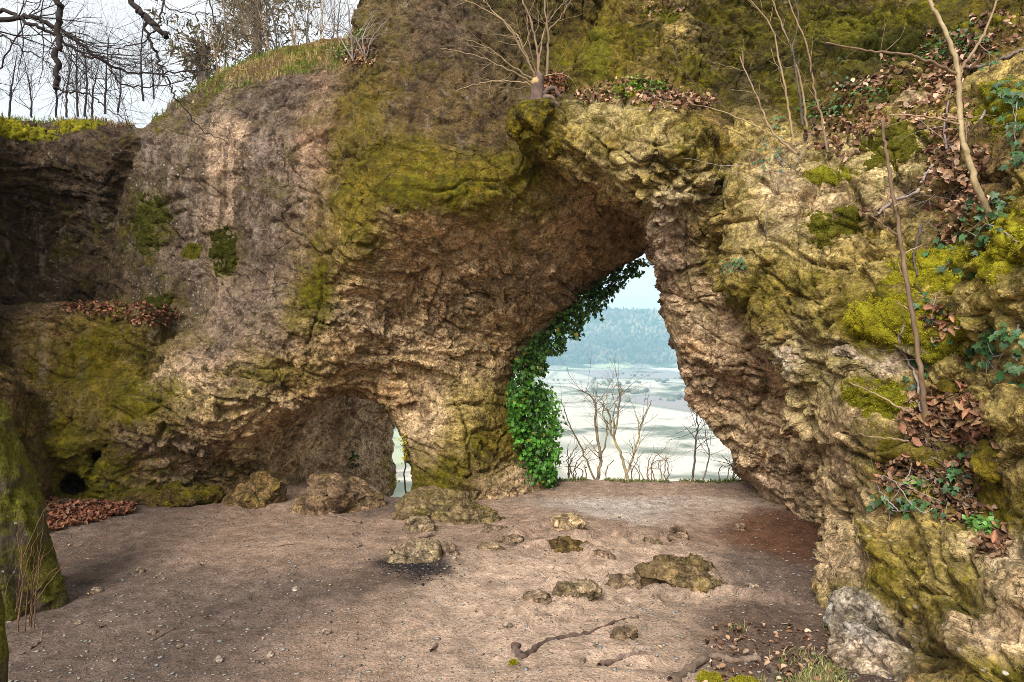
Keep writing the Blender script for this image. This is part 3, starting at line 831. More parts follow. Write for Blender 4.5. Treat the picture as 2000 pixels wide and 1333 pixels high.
ALGAE = [
 (880, 370, 200, 45, .8), (760, 320, 120, 60, .6), (700, 440, 60, 70, .7), (620, 570, 40, 90, .9), (640, 490, 60, 60, .5), (1000, 330, 80, 60, .6), (1000, 470, 12, 60, .7), (700, 200, 50, 150, .35), (1030, 235, 55, 45, .9),
 (520, 720, 90, 30, .7), (440, 780, 60, 40, .5), (270, 780, 130, 45, .8), (150, 720, 120, 120, .5), (100, 880, 140, 100, .6), (200, 950, 120, 60, .9), (60, 700, 50, 90, .5),
 (860, 920, 70, 60, .9), (940, 880, 60, 60, .4), (820, 940, 40, 40, .7), (880, 760, 40, 30, .3), (1160, 110, 50, 130, 1.0), (1110, 130, 30, 60, .6), (1100, 220, 70, 60, .4), (1260, 90, 90, 70, .7), (1350, 130, 80, 80, .7), (1450, 60, 80, 120, .4), (1620, 90, 160, 110, .5), (1540, 150, 60, 100, .6), (1920, 40, 100, 60, .8), (1800, 20, 90, 40, .9),
 (1340, 300, 60, 70, .5), (1250, 210, 60, 40, .5), (1300, 350, 80, 40, .3), (1440, 590, 80, 45, .6), (1480, 450, 60, 80, .35), (1600, 540, 90, 60, .4), (1700, 470, 90, 60, .35), (1700, 340, 80, 70, .5), (1640, 620, 50, 50, .5), (1740, 880, 70, 60, .6), (1600, 700, 40, 60, .3),
 (1720, 1090, 70, 80, .5), (1860, 1180, 80, 90, .55), (1780, 1260, 60, 60, .4), (1900, 1010, 80, 50, .5), (1950, 1310, 90, 50, .5), (1900, 620, 60, 60, .5), (1660, 840, 40, 40, .2), (1640, 960, 30, 60, .3), (1940, 820, 40, 60, .3),
 (1480, 990, 40, 20, .5), (400, 200, 80, 40, .4), (300, 240, 60, 30, .5), (300, 450, 50, 60, .5)]
STREAK = [(430, 380, 150, 230, 1.0), (560, 380, 110, 190, .8), (300, 420, 90, 170, .9), (60, 430, 160, 150, .6), (100, 760, 90, 130, .7), (860, 200, 160, 130, .4), (1000, 470, 160, 50, .35), (880, 840, 90, 90, .4), (1500, 930, 120, 80, .5)]
LICHEN = [(350, 450, 130, 200, .9), (450, 300, 120, 120, .6), (1700, 1150, 130, 130, 1.0), (1680, 1050, 80, 80, .9), (1560, 430, 130, 80, .7), (1620, 700, 90, 90, .5), (1900, 1300, 120, 80, .9), (1330, 450, 70, 80, .5), (60, 520, 100, 80, .4), (900, 470, 180, 60, .5), (1950, 950, 80, 150, .6)]
def blob_points(blobs):
    out = []
    for b in blobs:
        hp = hit(min(max(b[0], 2), 1998), min(max(b[1], 2), 1331))
        if hp is None:
            continue
        c, n = hp
        k = c[1] / FPX
        if b[0] < 0: c = c + np.array((b[0] * k, 0, 0))
        out.append((c, b[2] * k, b[3] * k, b[4]))
    return out

def paint_scalar(P, blobs):
    w = np.zeros(len(P))
    for c, rx, ry, s in blobs:
        d = ((P[:, 0] - c[0]) / rx) ** 2 + ((P[:, 2] - c[2]) / ry) ** 2 + ((P[:, 1] - c[1]) / (2.0 * max(rx, ry))) ** 2
        w = np.maximum(w, s * np.exp(-d * 0.9))
    return w

def paint_tint(P, blobs, base, bw=0.02):
    acc = np.tile(np.array(base) * bw, (len(P), 1)); ws = np.full(len(P), bw)
    for c, rx, ry, colr in blobs:
        d = ((P[:, 0] - c[0]) / rx) ** 2 + ((P[:, 2] - c[2]) / ry) ** 2 + ((P[:, 1] - c[1]) / (2.0 * max(rx, ry))) ** 2
        w = np.exp(-d * 1.5)
        acc += w[:, None] * np.array(colr); ws += w
    return acc / ws[:, None]

ALGAE += [(1735, 625, 110, 80, .75), (1825, 530, 95, 80, .75), (1965, 470, 70, 110, .8), (1715, 775, 80, 55, .75), (1835, 665, 60, 75, .7), (1625, 440, 60, 55, .6), (1955, 215, 80, 100, .7), (440, 497, 45, 60, .45), (290, 440, 60, 75, .55), (300, 595, 50, 40, .6), (1230, 175, 80, 40, .5), (1400, 480, 60, 90, .35), (1560, 500, 110, 80, .35), (1200, 290, 120, 60, .4)]
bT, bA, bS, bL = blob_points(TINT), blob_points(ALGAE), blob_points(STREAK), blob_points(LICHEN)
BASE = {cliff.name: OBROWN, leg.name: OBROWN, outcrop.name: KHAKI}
for o, V, KC in ((cliff, V1, K1), (leg, V2, K2), (outcrop, V3, K3)):
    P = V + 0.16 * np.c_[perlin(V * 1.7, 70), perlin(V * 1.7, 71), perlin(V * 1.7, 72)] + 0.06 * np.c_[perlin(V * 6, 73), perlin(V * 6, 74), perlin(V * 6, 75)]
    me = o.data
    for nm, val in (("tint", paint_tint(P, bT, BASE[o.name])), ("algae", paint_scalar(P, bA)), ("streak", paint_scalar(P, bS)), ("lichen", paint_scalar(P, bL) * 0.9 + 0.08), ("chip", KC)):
        if val.ndim == 2:
            a_ = me.attributes.new(nm, 'FLOAT_COLOR', 'POINT'); a_.data.foreach_set("color", np.c_[val, np.ones(len(val))].astype(np.float32).ravel())
        else:
            a_ = me.attributes.new(nm, 'FLOAT', 'POINT'); a_.data.foreach_set("value", val.astype(np.float32))
# the pillar is cut out of the cliff mesh as a part of its own
def cut_part(obj, sel, name):
    me = obj.data
    n = len(me.vertices)
    V = np.empty(n * 3, np.float32); me.vertices.foreach_get("co", V); V = V.reshape(-1, 3)
    F = np.empty(len(me.loops), np.int32); me.loops.foreach_get("vertex_index", F); F = F.reshape(-1, 4)
    at_ = {}
    for nm in ("tint", "algae", "streak", "lichen", "chip"):
        a_ = me.attributes[nm]
        if a_.data_type == 'FLOAT_COLOR':
            v = np.empty(n * 4, np.float32); a_.data.foreach_get("color", v); at_[nm] = v.reshape(-1, 4)[:, :3]
        else:
            v = np.empty(n, np.float32); a_.data.foreach_get("value", v); at_[nm] = v
    m = sel(V[F].mean(1))
    out = []
    for part in (~m, m):
        f = F[part]; u, inv = np.unique(f, return_inverse=True)
        out.append(mesh_np(name, V[u], inv.reshape(f.shape), ROCK, False, {k: v[u] for k, v in at_.items()}))
    obj.data = out[0]
    o2 = link(name, out[1])
    bpy.data.meshes.remove(me)
    return o2
def pillar_sel(c):
    w = 0.12 * perlin(c.astype(np.float32) * 3, 80)
    return (c[:, 0] > -1.25 + w) & (c[:, 0] < 0.75) & (c[:, 2] < 1.12 + w) & (c[:, 1] < 8.6) & (c[:, 0] > -1.02 - 0.9 * sstep(0.9, 0.5, c[:, 2]) + 0.25 * (c[:, 1] - 7.1))
pillar = cut_part(cliff, pillar_sel, "pillar")
ROCKS.append(pillar)
bpy.context.view_layer.update()
for o in (cliff, leg, pillar):
    at_root(o, arch)
def shade_rock():
    """unseen rock added past the left edge to shade the left side"""
    o = link("shade_rock", rock_mesh("shade_rock", (2.6, 6.4, 9.4), 301, OBROWN, 0.4, 0.2, 40, 8, 0.5))
    o.location = (-6.6, 4.2, 0.2); o.rotation_euler = (0, 0, -0.42)
    return at_root(o, arch)
tag(arch, "weathered limestone arch and cliff with a small tunnel and a mossy central pillar", "rock arch")
tag(outcrop, "tan limestone outcrop filling the right foreground below ivy and leaf litter", "rock outcrop")
bpy.context.view_layer.update()
print("PAINT", round(time.time() - T0, 1))

# ------------------------------------------------------------------ ground sheet
def gpt(px, py, z=0.0):
    Y = (CAM_H - z) * FPX / (py - CY)
    return np.array(((px - CX) / FPX * Y, Y))
SOIL = (0.34, 0.232, 0.165); DSOIL_SHADED = (0.15, 0.108, 0.085); LSOIL = (0.48, 0.345, 0.25); REDSOIL_SHADED = (0.13, 0.060, 0.032); CHAR = (0.022, 0.018, 0.018); DARK = (0.115, 0.075, 0.055)  # the dark and red soils also hold painted shade
GT = [  # px, py, half width px, half height px, colour, weight
 (300, 1250, 350, 130, DSOIL_SHADED, 1), (150, 1150, 250, 90, DSOIL_SHADED, 1), (600, 1180, 200, 40, DSOIL_SHADED, .8), (120, 1020, 150, 40, DSOIL_SHADED, 1), (500, 1060, 200, 50, SOIL, 1), (700, 1250, 150, 80, SOIL, 1),  # left side: dimmer light painted into the dark soil
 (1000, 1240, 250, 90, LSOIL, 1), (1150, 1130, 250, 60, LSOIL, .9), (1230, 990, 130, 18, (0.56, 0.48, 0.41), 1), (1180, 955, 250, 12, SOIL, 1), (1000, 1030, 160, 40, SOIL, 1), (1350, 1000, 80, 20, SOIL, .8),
 (812, 1122, 46, 14, CHAR, 6), (810, 1104, 36, 8, CHAR, 3), (850, 1130, 30, 10, CHAR, 4), (768, 1112, 20, 7, CHAR, 3), (760, 1140, 60, 16, DARK, 1.5), (830, 1105, 40, 14, CHAR, 3), (620, 1165, 90, 14, DSOIL_SHADED, 1.5),
 (1530, 1035, 80, 22, REDSOIL_SHADED, 3), (1590, 1070, 60, 40, REDSOIL_SHADED, 2.5), (1600, 1130, 60, 40, DARK, 2), (1500, 1120, 70, 40, DSOIL_SHADED, 1.5), (1500, 1220, 110, 50, DARK, 2), (1560, 1300, 90, 60, DARK, 2), (720, 985, 80, 12, DSOIL_SHADED, 1.2)]  # red soil, and shade painted along the foot of the outcrop
gx = np.concatenate([np.arange(-10, -5, 0.12), np.arange(-5, 3.2, 0.03), np.arange(3.2, 10.01, 0.12)]); gy = np.concatenate([np.arange(-5, 2, 0.25), np.arange(2, 9, 0.028), np.arange(9, 30, 0.3), np.arange(30, 262, 6)])
GX, GY = np.meshgrid(gx, gy, indexing='ij')
spread = np.where(GY > 9, 1 + (GY - 9) * 0.12, 1.0)
GX = GX * spread
P0 = np.c_[GX.ravel(), GY.ravel(), np.zeros(GX.size)]
rough_w = np.exp(-((P0[:, 0] - 0.7) / 1.6) ** 2 - ((P0[:, 1] - 5.0) / 1.3) ** 2)
near = (P0[:, 1] < 9)
micro = np.zeros(len(P0))
q = P0[near].astype(np.float32)
bed = facets(q + 0.1 * np.c_[perlin(q * 3, 90), perlin(q * 3, 91), 0 * q[:, 0]].astype(np.float32), None, 0.40, 0.035, 92, (1, 1.6, 1)) + facets(q, None, 0.16, 0.012, 93, (1, 1.5, 1))
micro[near] = np.clip(bed, -0.02, 0.07) * (0.12 + 2.2 * rough_w[near] * sstep(-0.1, 0.35, perlin(q * 0.9, 94))) + 0.006 * fbm(q * 7, 3, 95) + 0.006 * perlin(q * 20, 96) * sstep(-0.3, 0.4, perlin(q * 1.6, 101)) + facets(q, None, 0.07, 0.006, 102)
GZ = ground_z(GX, GY).ravel() + micro
def gz_at(X, Y):
    """ground height, from the sheet itself"""
    dd = Vector((0, 0, -1))
    ok, loc, nor, _ = ground.ray_cast(Vector((float(X), float(Y), 3.0)), dd)
    return loc.z if ok else 0.0
P2 = P0[:, :2] + 0.10 * np.c_[perlin(P0 * 2.1, 97), perlin(P0 * 2.1, 98)] + 0.05 * np.c_[perlin(P0 * 7, 99), perlin(P0 * 7, 100)]
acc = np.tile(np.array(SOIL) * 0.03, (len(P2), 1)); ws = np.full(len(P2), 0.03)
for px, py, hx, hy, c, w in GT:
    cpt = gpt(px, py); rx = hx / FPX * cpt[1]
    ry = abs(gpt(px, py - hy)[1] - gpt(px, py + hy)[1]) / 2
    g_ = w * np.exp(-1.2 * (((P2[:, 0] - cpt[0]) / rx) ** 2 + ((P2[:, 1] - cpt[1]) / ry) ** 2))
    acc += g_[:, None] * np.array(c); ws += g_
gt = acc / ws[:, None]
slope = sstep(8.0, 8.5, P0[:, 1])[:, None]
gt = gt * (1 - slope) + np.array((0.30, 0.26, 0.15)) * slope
ii = np.arange(GX.size).reshape(GX.shape)
GF = np.c_[ii[:-1, :-1].ravel(), ii[1:, :-1].ravel(), ii[1:, 1:].ravel(), ii[:-1, 1:].ravel()]
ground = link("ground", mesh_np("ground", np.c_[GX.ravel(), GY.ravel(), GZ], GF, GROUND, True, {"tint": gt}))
tag(ground, kind="structure")
bpy.context.view_layer.update()

# ------------------------------------------------------------------ the valley, its far wooded hill and the air between
def valley_z(X, Y):
    Dm = np.sqrt(X * X + Y * Y)
    P = np.c_[X.ravel(), Y.ravel(), 0 * X.ravel()].astype(np.float32)
    n = (perlin(P / 420, 110) * 9 + perlin(P / 150, 111) * 3).reshape(X.shape)
    ridge = 1500 + 160 * np.sin(X / 520.0 + 1.1)
    top = 104 + 16 * np.sin(X / 430.0 + 2.2) - 0.02 * np.abs(X - 300)
    up = sstep(0, 1, (Y - ridge) / 640.0)
    return -66 + n * sstep(200, 500, Dm) + (top + 66) * up
vx = np.linspace(-1, 1, 150); vy = np.concatenate([np.linspace(90, 700, 70), np.linspace(715, 2600, 110)])
VY = np.tile(vy, (150, 1)); VX = vx[:, None] * (VY * 1.25 + 150)
VZ = valley_z(VX, VY)
ii = np.arange(VX.size).reshape(VX.shape)
VF = np.c_[ii[:-1, :-1].ravel(), ii[1:, :-1].ravel(), ii[1:, 1:].ravel(), ii[:-1, 1:].ravel()]
def field_material():
    t = NT("valley_fields")
    c = t.coord()
    m = t.mapping(c, (1.0, 0.42, 0), (0, 0, 0.35))
    vc = t.voronoi(m, 0.0085, 'F1', 'Color'); sel = t.n.new("ShaderNodeSeparateColor"); t.l.new(vc, sel.inputs[0])
    fld = t.ramp(sel.outputs[0], [(0.0, (0.50, 0.45, 0.36)), (0.30, (0.58, 0.53, 0.44)), (0.50, (0.40, 0.42, 0.27)), (0.66, (0.30, 0.25, 0.24)), (0.80, (0.55, 0.50, 0.41))], 'CONSTANT')
    edge = t.voronoi(m, 0.0085, 'DISTANCE_TO_EDGE')
    fld = t.mix(t.rng(edge, 0.05, 0.02, 0, 0.55), fld, (0.16, 0.17, 0.10))
    n = t.noise(c, 0.012, 5, 0.6)
    fld = t.mix(t.rng(n, 0.54, 0.62, 0, 0.8), fld, (0.10, 0.11, 0.06))
    z = t.n.new("ShaderNodeSeparateXYZ"); t.l.new(c, z.inputs[0])
    wood = t.rng(t.math('MULTIPLY_ADD', n, 60.0, z.outputs[2]), -32, -24)
    return t.finish(t.mix(wood, fld, (0.06, 0.065, 0.03)), 0.95, None, 0.1)
valley = link("valley", mesh_np("valley", np.c_[VX.ravel(), VY.ravel(), VZ.ravel()], VF, field_material()))
tag(valley, kind="structure")

def ico(sub=1):
    import bmesh
    bm = bmesh.new(); bmesh.ops.create_icosphere(bm, subdivisions=sub, radius=1)
    V = np.array([v.co for v in bm.verts]); F = np.array([[v.index for v in f.verts] for f in bm.faces]); bm.free()
    return V, F
def stamp(tV, tF, pos, M, extra=None):
    """copies of a small mesh: pos (n,3), M (n,3,3) columns = local axes scaled"""
    n, k = len(pos), len(tV)
    V = np.einsum('nij,kj->nki', M, tV) + pos[:, None]
    F = (tF[None] + (np.arange(n) * k)[:, None, None]).reshape(-1, tF.shape[1])
    return V.reshape(-1, 3), F
def far_wood():
    tV, tF = ico(1)
    r = np.random.default_rng(31)
    n = 19000
    y = r.uniform(1380, 2250, n); x = r.uniform(-0.55, 0.62, n) * y
    z = valley_z(x, y)
    keep = (z > -60 + 14 * r.random(n))
    x, y, z = x[keep], y[keep], z[keep]; n = len(x)
    h = r.uniform(9, 19, n); w = r.uniform(5, 9, n); con = r.random(n) < 0.3
    w[con] *= 0.55; h[con] *= 1.25
    M = np.zeros((n, 3, 3)); M[:, 0, 0] = w; M[:, 1, 1] = w; M[:, 2, 2] = h * 0.55
    V, F = stamp(tV, tF, np.c_[x, y, z + h * 0.45], M)
    V = V + np.random.default_rng(5).normal(size=V.shape) * 0.9
    patch = perlin(np.c_[x, y, 0 * x].astype(np.float32) / 110, 121)[:, None]
    c = np.where(con[:, None], np.array((0.028, 0.045, 0.022)), np.array((0.12, 0.10, 0.065))) * r.uniform(0.55, 1.5, (n, 1)) * (1 + 0.9 * patch)
    o = link("far_wood", mesh_np("far_wood", V, F, STONE, False, {"tint": np.repeat(np.clip(c, 0.01, 0.5), len(tV), 0)}))
    tag(o, "hazy blue wooded hillside beyond the pale valley fields", "wood", kind="stuff")
    # copses and hedgerow trees down in the valley
    n = 1500
    y = r.uniform(620, 1450, n); x = r.uniform(-0.5, 0.6, n) * y
    P = np.c_[x, y, 0 * x].astype(np.float32)
    keep = perlin(P / np.array((150, 60, 100), np.float32), 120) > 0.24
    x, y = x[keep], y[keep]; n = len(x); z = valley_z(x, y)
    h = r.uniform(2.5, 7, n); w = h * r.uniform(0.4, 0.9, n)
    M = np.zeros((n, 3, 3)); M[:, 0, 0] = w; M[:, 1, 1] = w; M[:, 2, 2] = h * 0.55
    V, F = stamp(tV, tF, np.c_[x, y, z + h * 0.4], M)
    V = V + np.random.default_rng(6).normal(size=V.shape) * 0.7
    c = np.array((0.13, 0.125, 0.08)) * r.uniform(0.6, 1.4, (n, 1))
    o = link("valley_copses", mesh_np("valley_copses", V, F, STONE, True, {"tint": np.repeat(c, len(tV), 0)}))
    tag(o, "hazy copses and hedgerow trees dotted over the pale valley fields", "copse", kind="stuff")
far_wood()

def haze_box():
    x0, x1, y0, y1, z0, z1 = -3600, 3600, -40, 2660, -92, 150
    V = np.array([(x, y, z) for x in (x0, x1) for y in (y0, y1) for z in (z0, z1)])
    F = np.array([(0, 1, 3, 2), (4, 6, 7, 5), (0, 4, 5, 1), (2, 3, 7, 6), (0, 2, 6, 4), (1, 5, 7, 3)])
    m = bpy.data.materials.new("valley_air"); m.use_nodes = True
    n, l = m.node_tree.nodes, m.node_tree.links; n.clear()
    v = n.new("ShaderNodeVolumePrincipled"); o_ = n.new("ShaderNodeOutputMaterial")
    v.inputs['Color'].default_value = (0.48, 0.81, 1.0, 1)
    v.inputs['Density'].default_value = 0.00036
    v.inputs['Anisotropy'].default_value = 0.0
    l.new(v.outputs[0], o_.inputs['Volume'])
    o = link("haze", mesh_np("haze", V, F, m, False))
    tag(o, "pale blue haze hanging over the valley", "haze", kind="stuff")
haze_box()
print("VALLEY", round(time.time() - T0, 1))

# ------------------------------------------------------------------ loose rock
def cube_sphere(n):
    g = np.linspace(-1, 1, n + 1)
    a, b = np.meshgrid(g, g, indexing='ij'); o = np.ones_like(a)
    Vs, Fs, base = [], [], 0
    ii = np.arange((n + 1) ** 2).reshape(n + 1, n + 1)
    q = np.c_[ii[:-1, :-1].ravel(), ii[1:, :-1].ravel(), ii[1:, 1:].ravel(), ii[:-1, 1:].ravel()]
    for k, (x, y, z, fl) in enumerate(((a, b, o, 0), (a, b, -o, 1), (o, a, b, 0), (-o, a, b, 1), (b, o, a, 0), (b, -o, a, 1))):
        Vs.append(np.c_[x.ravel(), y.ravel(), z.ravel()]); Fs.append((q[:, ::-1] if fl else q) + base); base += (n + 1) ** 2
    V = np.concatenate(Vs); F = np.concatenate(Fs)
    key = np.round(V * 1e4).astype(np.int64); key = key[:, 0] * 10 ** 10 + key[:, 1] * 10 ** 5 + key[:, 2]
    u, first, inv = np.unique(key, return_index=True, return_inverse=True)
    V = V[first]; F = inv[F]
    return V / np.linalg.norm(V, axis=1)[:, None], F

def rock_mesh(name, size, seed, tint, algae=0.2, lichen=0.3, n=22, cuts=9, rough=1.0):
    r = np.random.default_rng(seed)
    V, F = cube_sphere(n)
    V = np.sign(V) * np.abs(V) ** 0.8
    for _ in range(cuts):
        nn = r.normal(size=3); nn /= np.linalg.norm(nn); c = r.uniform(0.55, 0.9)
        d = V @ nn - c
        V = V - np.maximum(d, 0)[:, None] * nn * 0.92
    V = V * np.array(size) / 2
    N = vnormals(V, F)
    P = (V + seed * 3.7).astype(np.float32)
    s = float(np.mean(size))
    d = 0.10 * s * perlin(P / (0.6 * s), 130) + facets(P, N, 0.36 * s, 0.075 * s * rough, 131, (1, 1, 1.5)) + facets(P, N, 0.13 * s, 0.026 * s * rough, 132, (1, 1, 1.4)) + 0.02 * s * fbm(P / (0.12 * s), 3, 133)
    V = V + N * d[:, None]
    up = np.clip(N[:, 2], 0, 1)
    k = len(V)
    return mesh_np(name, V, F, ROCK, False, {"tint": np.tile(np.array(tint), (k, 1)) * (0.85 + 0.3 * r.random()), "algae": algae * (0.3 + 0.9 * up), "streak": np.zeros(k), "lichen": np.full(k, lichen), "chip": np.full(k, 0.8)})

def rock_at(name, px, pyb, wpx, hpx, depth, seed, tint, label, cat="rock", group=None, algae=0.2, sink=0.7, yaw=0.0, n=22, cuts=9, rough=1.0, lichen=0.3):
    x, y = gpt(px, pyb)
    k = y / FPX
    w, h = wpx * k, hpx * k * (0.72 if name in ('embedded_rock', 'flat_rock', 'domed_rock', 'jagged_rock') else 0.9)
    dep = w * depth
    o = link(name, rock_mesh(name, (w * 1.05, dep, h * (1 + sink) * 1.12), seed, tint, algae, lichen, n, cuts, rough))
    yc = y + dep * 0.42
    z = min(gz_at(x, yc), gz_at(x, y + 0.02))
    o.location = (x * yc / y, yc, z + h - h * (1 + sink) * 0.52)
    o.rotation_euler = (0, 0, yaw)
    return tag(o, label, cat, group)

shade_rock()  # added out of view, keeps sky and sun off the left
rock_at("boulder", 675, 1000, 160, 78, 0.7, 3, (0.25, 0.175, 0.115), "big brown boulder lying in front of the small tunnel", "boulder", algae=0.06, n=34, cuts=12, yaw=0.2)
rock_at("rock_slab", 497, 996, 125, 66, 0.7, 11, (0.24, 0.165, 0.09), "mossy upright slab left of the big boulder at the tunnel mouth", "slab", algae=0.25, n=28)
rock_at("rock_ledge", 335, 997, 200, 38, 0.35, 12, OBROWN, "low mossy rock ledge along the foot of the left wall", "ledge", algae=0.6, n=28)
rock_at("rock_ledge", 590, 1000, 70, 26, 0.6, 19, BROWN, "low brown rock between the upright slab and the big boulder", "rock", algae=0.1)
rock_at("rock_mound", 858, 1018, 170, 48, 0.8, 14, (0.26, 0.195, 0.12), "larger olive rock mound in front of the pillar", "rock mound", algae=0.3, n=34, rough=1.1, sink=1.2)
rock_at("rock_mound", 925, 1034, 130, 40, 0.7, 15, (0.28, 0.215, 0.13), "smaller olive rock mound right of the larger one before the pillar", "rock mound", algae=0.42, n=32, rough=1.1, sink=1.2)
rock_at("jagged_rock", 806, 1114, 130, 44, 0.7, 16, (0.30, 0.235, 0.16), "jagged eroded rock beside the black fire scar", "rock", algae=0.1, n=28, rough=1.2, sink=1.8)
rock_at("flat_rock", 1342, 1140, 210, 48, 0.55, 17, (0.26, 0.19, 0.11), "wide flat brown rock embedded on the right of the path", "rock", algae=0.16, n=34, rough=1.1, sink=1.6)
rock_at("flat_rock", 1108, 1082, 125, 26, 0.6, 18, OBROWN, "low dark flat rock in the middle of the path", "rock", algae=0.1, n=24, rough=1.2, sink=1.6)
rock_at("domed_rock", 1108, 1052, 66, 36, 0.8, 20, TAN, "pale domed rock behind the low dark flat one", "rock", algae=0.2, n=20, sink=0.5)
emb = [(880, 1102, 34, 28, "small upright stone right of the jagged rock"), (1000, 1075, 70, 16, "long low rock rib left of the domed rock"), (1272, 1064, 44, 18, "low dark stone behind the wide flat rock"),
       (1322, 1050, 40, 30, "tilted pale stone behind the wide flat rock"), (1215, 1150, 100, 26, "shallow rock rib left of the wide flat rock"), (1125, 1180, 90, 26, "shallow rock rib above the long root"),
       (1045, 1190, 60, 20, "small embedded rock left of the rock rib above the root"), (1222, 1255, 70, 28, "embedded slab just right of the long root"), (955, 1090, 60, 16, "low rock rib right of the small upright stone"),
       (1445, 1030, 26, 16, "small stone at the foot of the arch leg"), (1180, 1100, 50, 12, "low stone right of the low dark flat rock"), (820, 1052, 70, 30, "eroded brown rock just behind the jagged rock"), (960, 1058, 60, 20, "low brown rock below the smaller mound")]
for k, (px, pyb, w, h, lab) in enumerate(emb):
    rock_at("embedded_rock", px, pyb, w, h, 0.7, 40 + k, ((0.34, 0.255, 0.185), (0.27, 0.20, 0.14), (0.33, 0.255, 0.17))[k % 3], lab, "rock", "rocks embedded in the trodden ground", algae=0.04, n=16, sink=1.4, rough=1.2)
r_ = random.Random(5)
for k in range(26):
    px, py = r_.uniform(150, 1500), r_.uniform(1010, 1320)
    s = r_.uniform(10, 22)
    rock_at("loose_stone", px, py, s, s * r_.uniform(0.35, 0.6), r_.uniform(0.6, 1), 80 + k % 6, (0.36, 0.28, 0.22) if k % 3 else (0.46, 0.38, 0.31), "small stone lying loose on the trodden soil", "stone", "loose stones on the trodden ground", algae=0.0, n=6, sink=0.3, yaw=r_.uniform(0, 3), cuts=5)

# small chips everywhere on the soil
def chips():
    r = np.random.default_rng(8)
    tV, tF = ico(1)
    tV = tV * (1 + 0.25 * r.normal(size=(len(tV), 1)))
    n = 13000
    y = 2.7 + 5.2 * r.random(n) ** 1.35; x = r.uniform(-0.85, 0.85, n) * y
    z = np.array([gz_at(a, b) for a, b in zip(x, y)])
    s = 0.0022 + 0.010 * r.random(n) ** 4
    a = r.uniform(0, 6.28, n); ca, sa = np.cos(a), np.sin(a)
    M = np.zeros((n, 3, 3))
    sx, sy, sz = s * r.uniform(0.8, 1.6, n), s, s * r.uniform(0.3, 0.6, n)
    M[:, 0, 0] = ca * sx; M[:, 1, 0] = sa * sx; M[:, 0, 1] = -sa * sy; M[:, 1, 1] = ca * sy; M[:, 2, 2] = sz
    V, F = stamp(tV, tF, np.c_[x, y, z + sz * 0.4], M)
    c = np.array((0.36, 0.28, 0.22)) * r.uniform(0.3, 1.25, (n, 1)) * (1 + 0.03 * r.normal(size=(n, 3)))
    o = link("gravel", mesh_np("gravel", V, F, STONE, False, {"tint": np.repeat(np.clip(c, 0.02, 0.24), len(tV), 0)}))
    tag(o, "fine pale stone chips strewn over the trodden soil", "gravel", kind="stuff")
chips()
def charcoal():
    r = np.random.default_rng(9)
    tV, tF = ico(1)
    n = 260
    px = 812 + r.normal(size=n) * 34; py = 1124 + r.normal(size=n) * 12
    P = []
    for a, b in zip(px, py):
        x, y = gpt(a, b); P.append((x, y, gz_at(x, y) + 0.003))
    s = r.uniform(0.002, 0.008, n); a = r.uniform(0, 6.28, n)
    M = np.zeros((n, 3, 3)); M[:, 0, 0] = np.cos(a) * s * 1.8; M[:, 1, 0] = np.sin(a) * s * 1.8; M[:, 0, 1] = -np.sin(a) * s; M[:, 1, 1] = np.cos(a) * s; M[:, 2, 2] = s * 0.6
    V, F = stamp(tV, tF, np.array(P), M)
    c = np.where(r.random((n, 1)) < 0.8, np.array((0.02, 0.018, 0.018)), np.array((0.12, 0.10, 0.09))) * r.uniform(0.6, 1.3, (n, 1))
    tag(link("charcoal", mesh_np("charcoal", V, F, STONE, False, {"tint": np.repeat(c, len(tV), 0)})), "charcoal and ash crumbs of an old campfire on the soil", "charcoal", kind="stuff")
charcoal()
print("STONES", round(time.time() - T0, 1))

#@@PART3
# ------------------------------------------------------------------ plants: helpers
def smooth_path(pts, n=6):
    """Catmull-Rom through the points"""
    p = np.asarray(pts, float)
    q = np.concatenate([[2 * p[0] - p[1]], p, [2 * p[-1] - p[-2]]])
    out = []
    for i in range(1, len(q) - 2):
        for t in np.linspace(0, 1, n, endpoint=False):
            a, b, c, d = q[i - 1], q[i], q[i + 1], q[i + 2]
            out.append(0.5 * (2 * b + (c - a) * t + (2 * a - 5 * b + 4 * c - d) * t * t + (3 * b - a - 3 * c + d) * t ** 3))
    out.append(p[-1])
    return np.array(out)

def tubes(paths, sides=6):
    Vs, Fs, base = [], [], 0
    ang = np.linspace(0, 2 * np.pi, sides, endpoint=False)
    for pts, rad in paths:
        pts = np.asarray(pts, float); n = len(pts)
        if n < 2: continue
        rad = np.broadcast_to(np.asarray(rad, float), (n,))
        tan = np.gradient(pts, axis=0); tan /= np.linalg.norm(tan, axis=1)[:, None] + 1e-9
        ref = np.array((0.31, 0.92, 0.23)) if abs(tan[0] @ np.array((0.31, 0.92, 0.23))) < 0.9 else np.array((1.0, 0, 0))
        a = np.cross(tan, ref); a /= np.linalg.norm(a, axis=1)[:, None] + 1e-9
        b = np.cross(tan, a)
        ring = pts[:, None] + rad[:, None, None] * (np.cos(ang)[None, :, None] * a[:, None] + np.sin(ang)[None, :, None] * b[:, None])
        ii = np.arange(n * sides).reshape(n, sides) + base
        j = np.roll(ii, -1, axis=1)
        f = np.c_[ii[:-1].ravel(), j[:-1].ravel(), j[1:].ravel(), ii[1:].ravel()]
        Vs.append(ring.reshape(-1, 3)); Fs.append(f); base += n * sides
        # end caps
        for rr, flip in ((0, True), (n - 1, False)):
            if sides == 4: Fs.append(np.array([ii[rr]]) if not flip else np.array([ii[rr][::-1]]))
    return np.concatenate(Vs), np.concatenate(Fs)[:, ::-1]

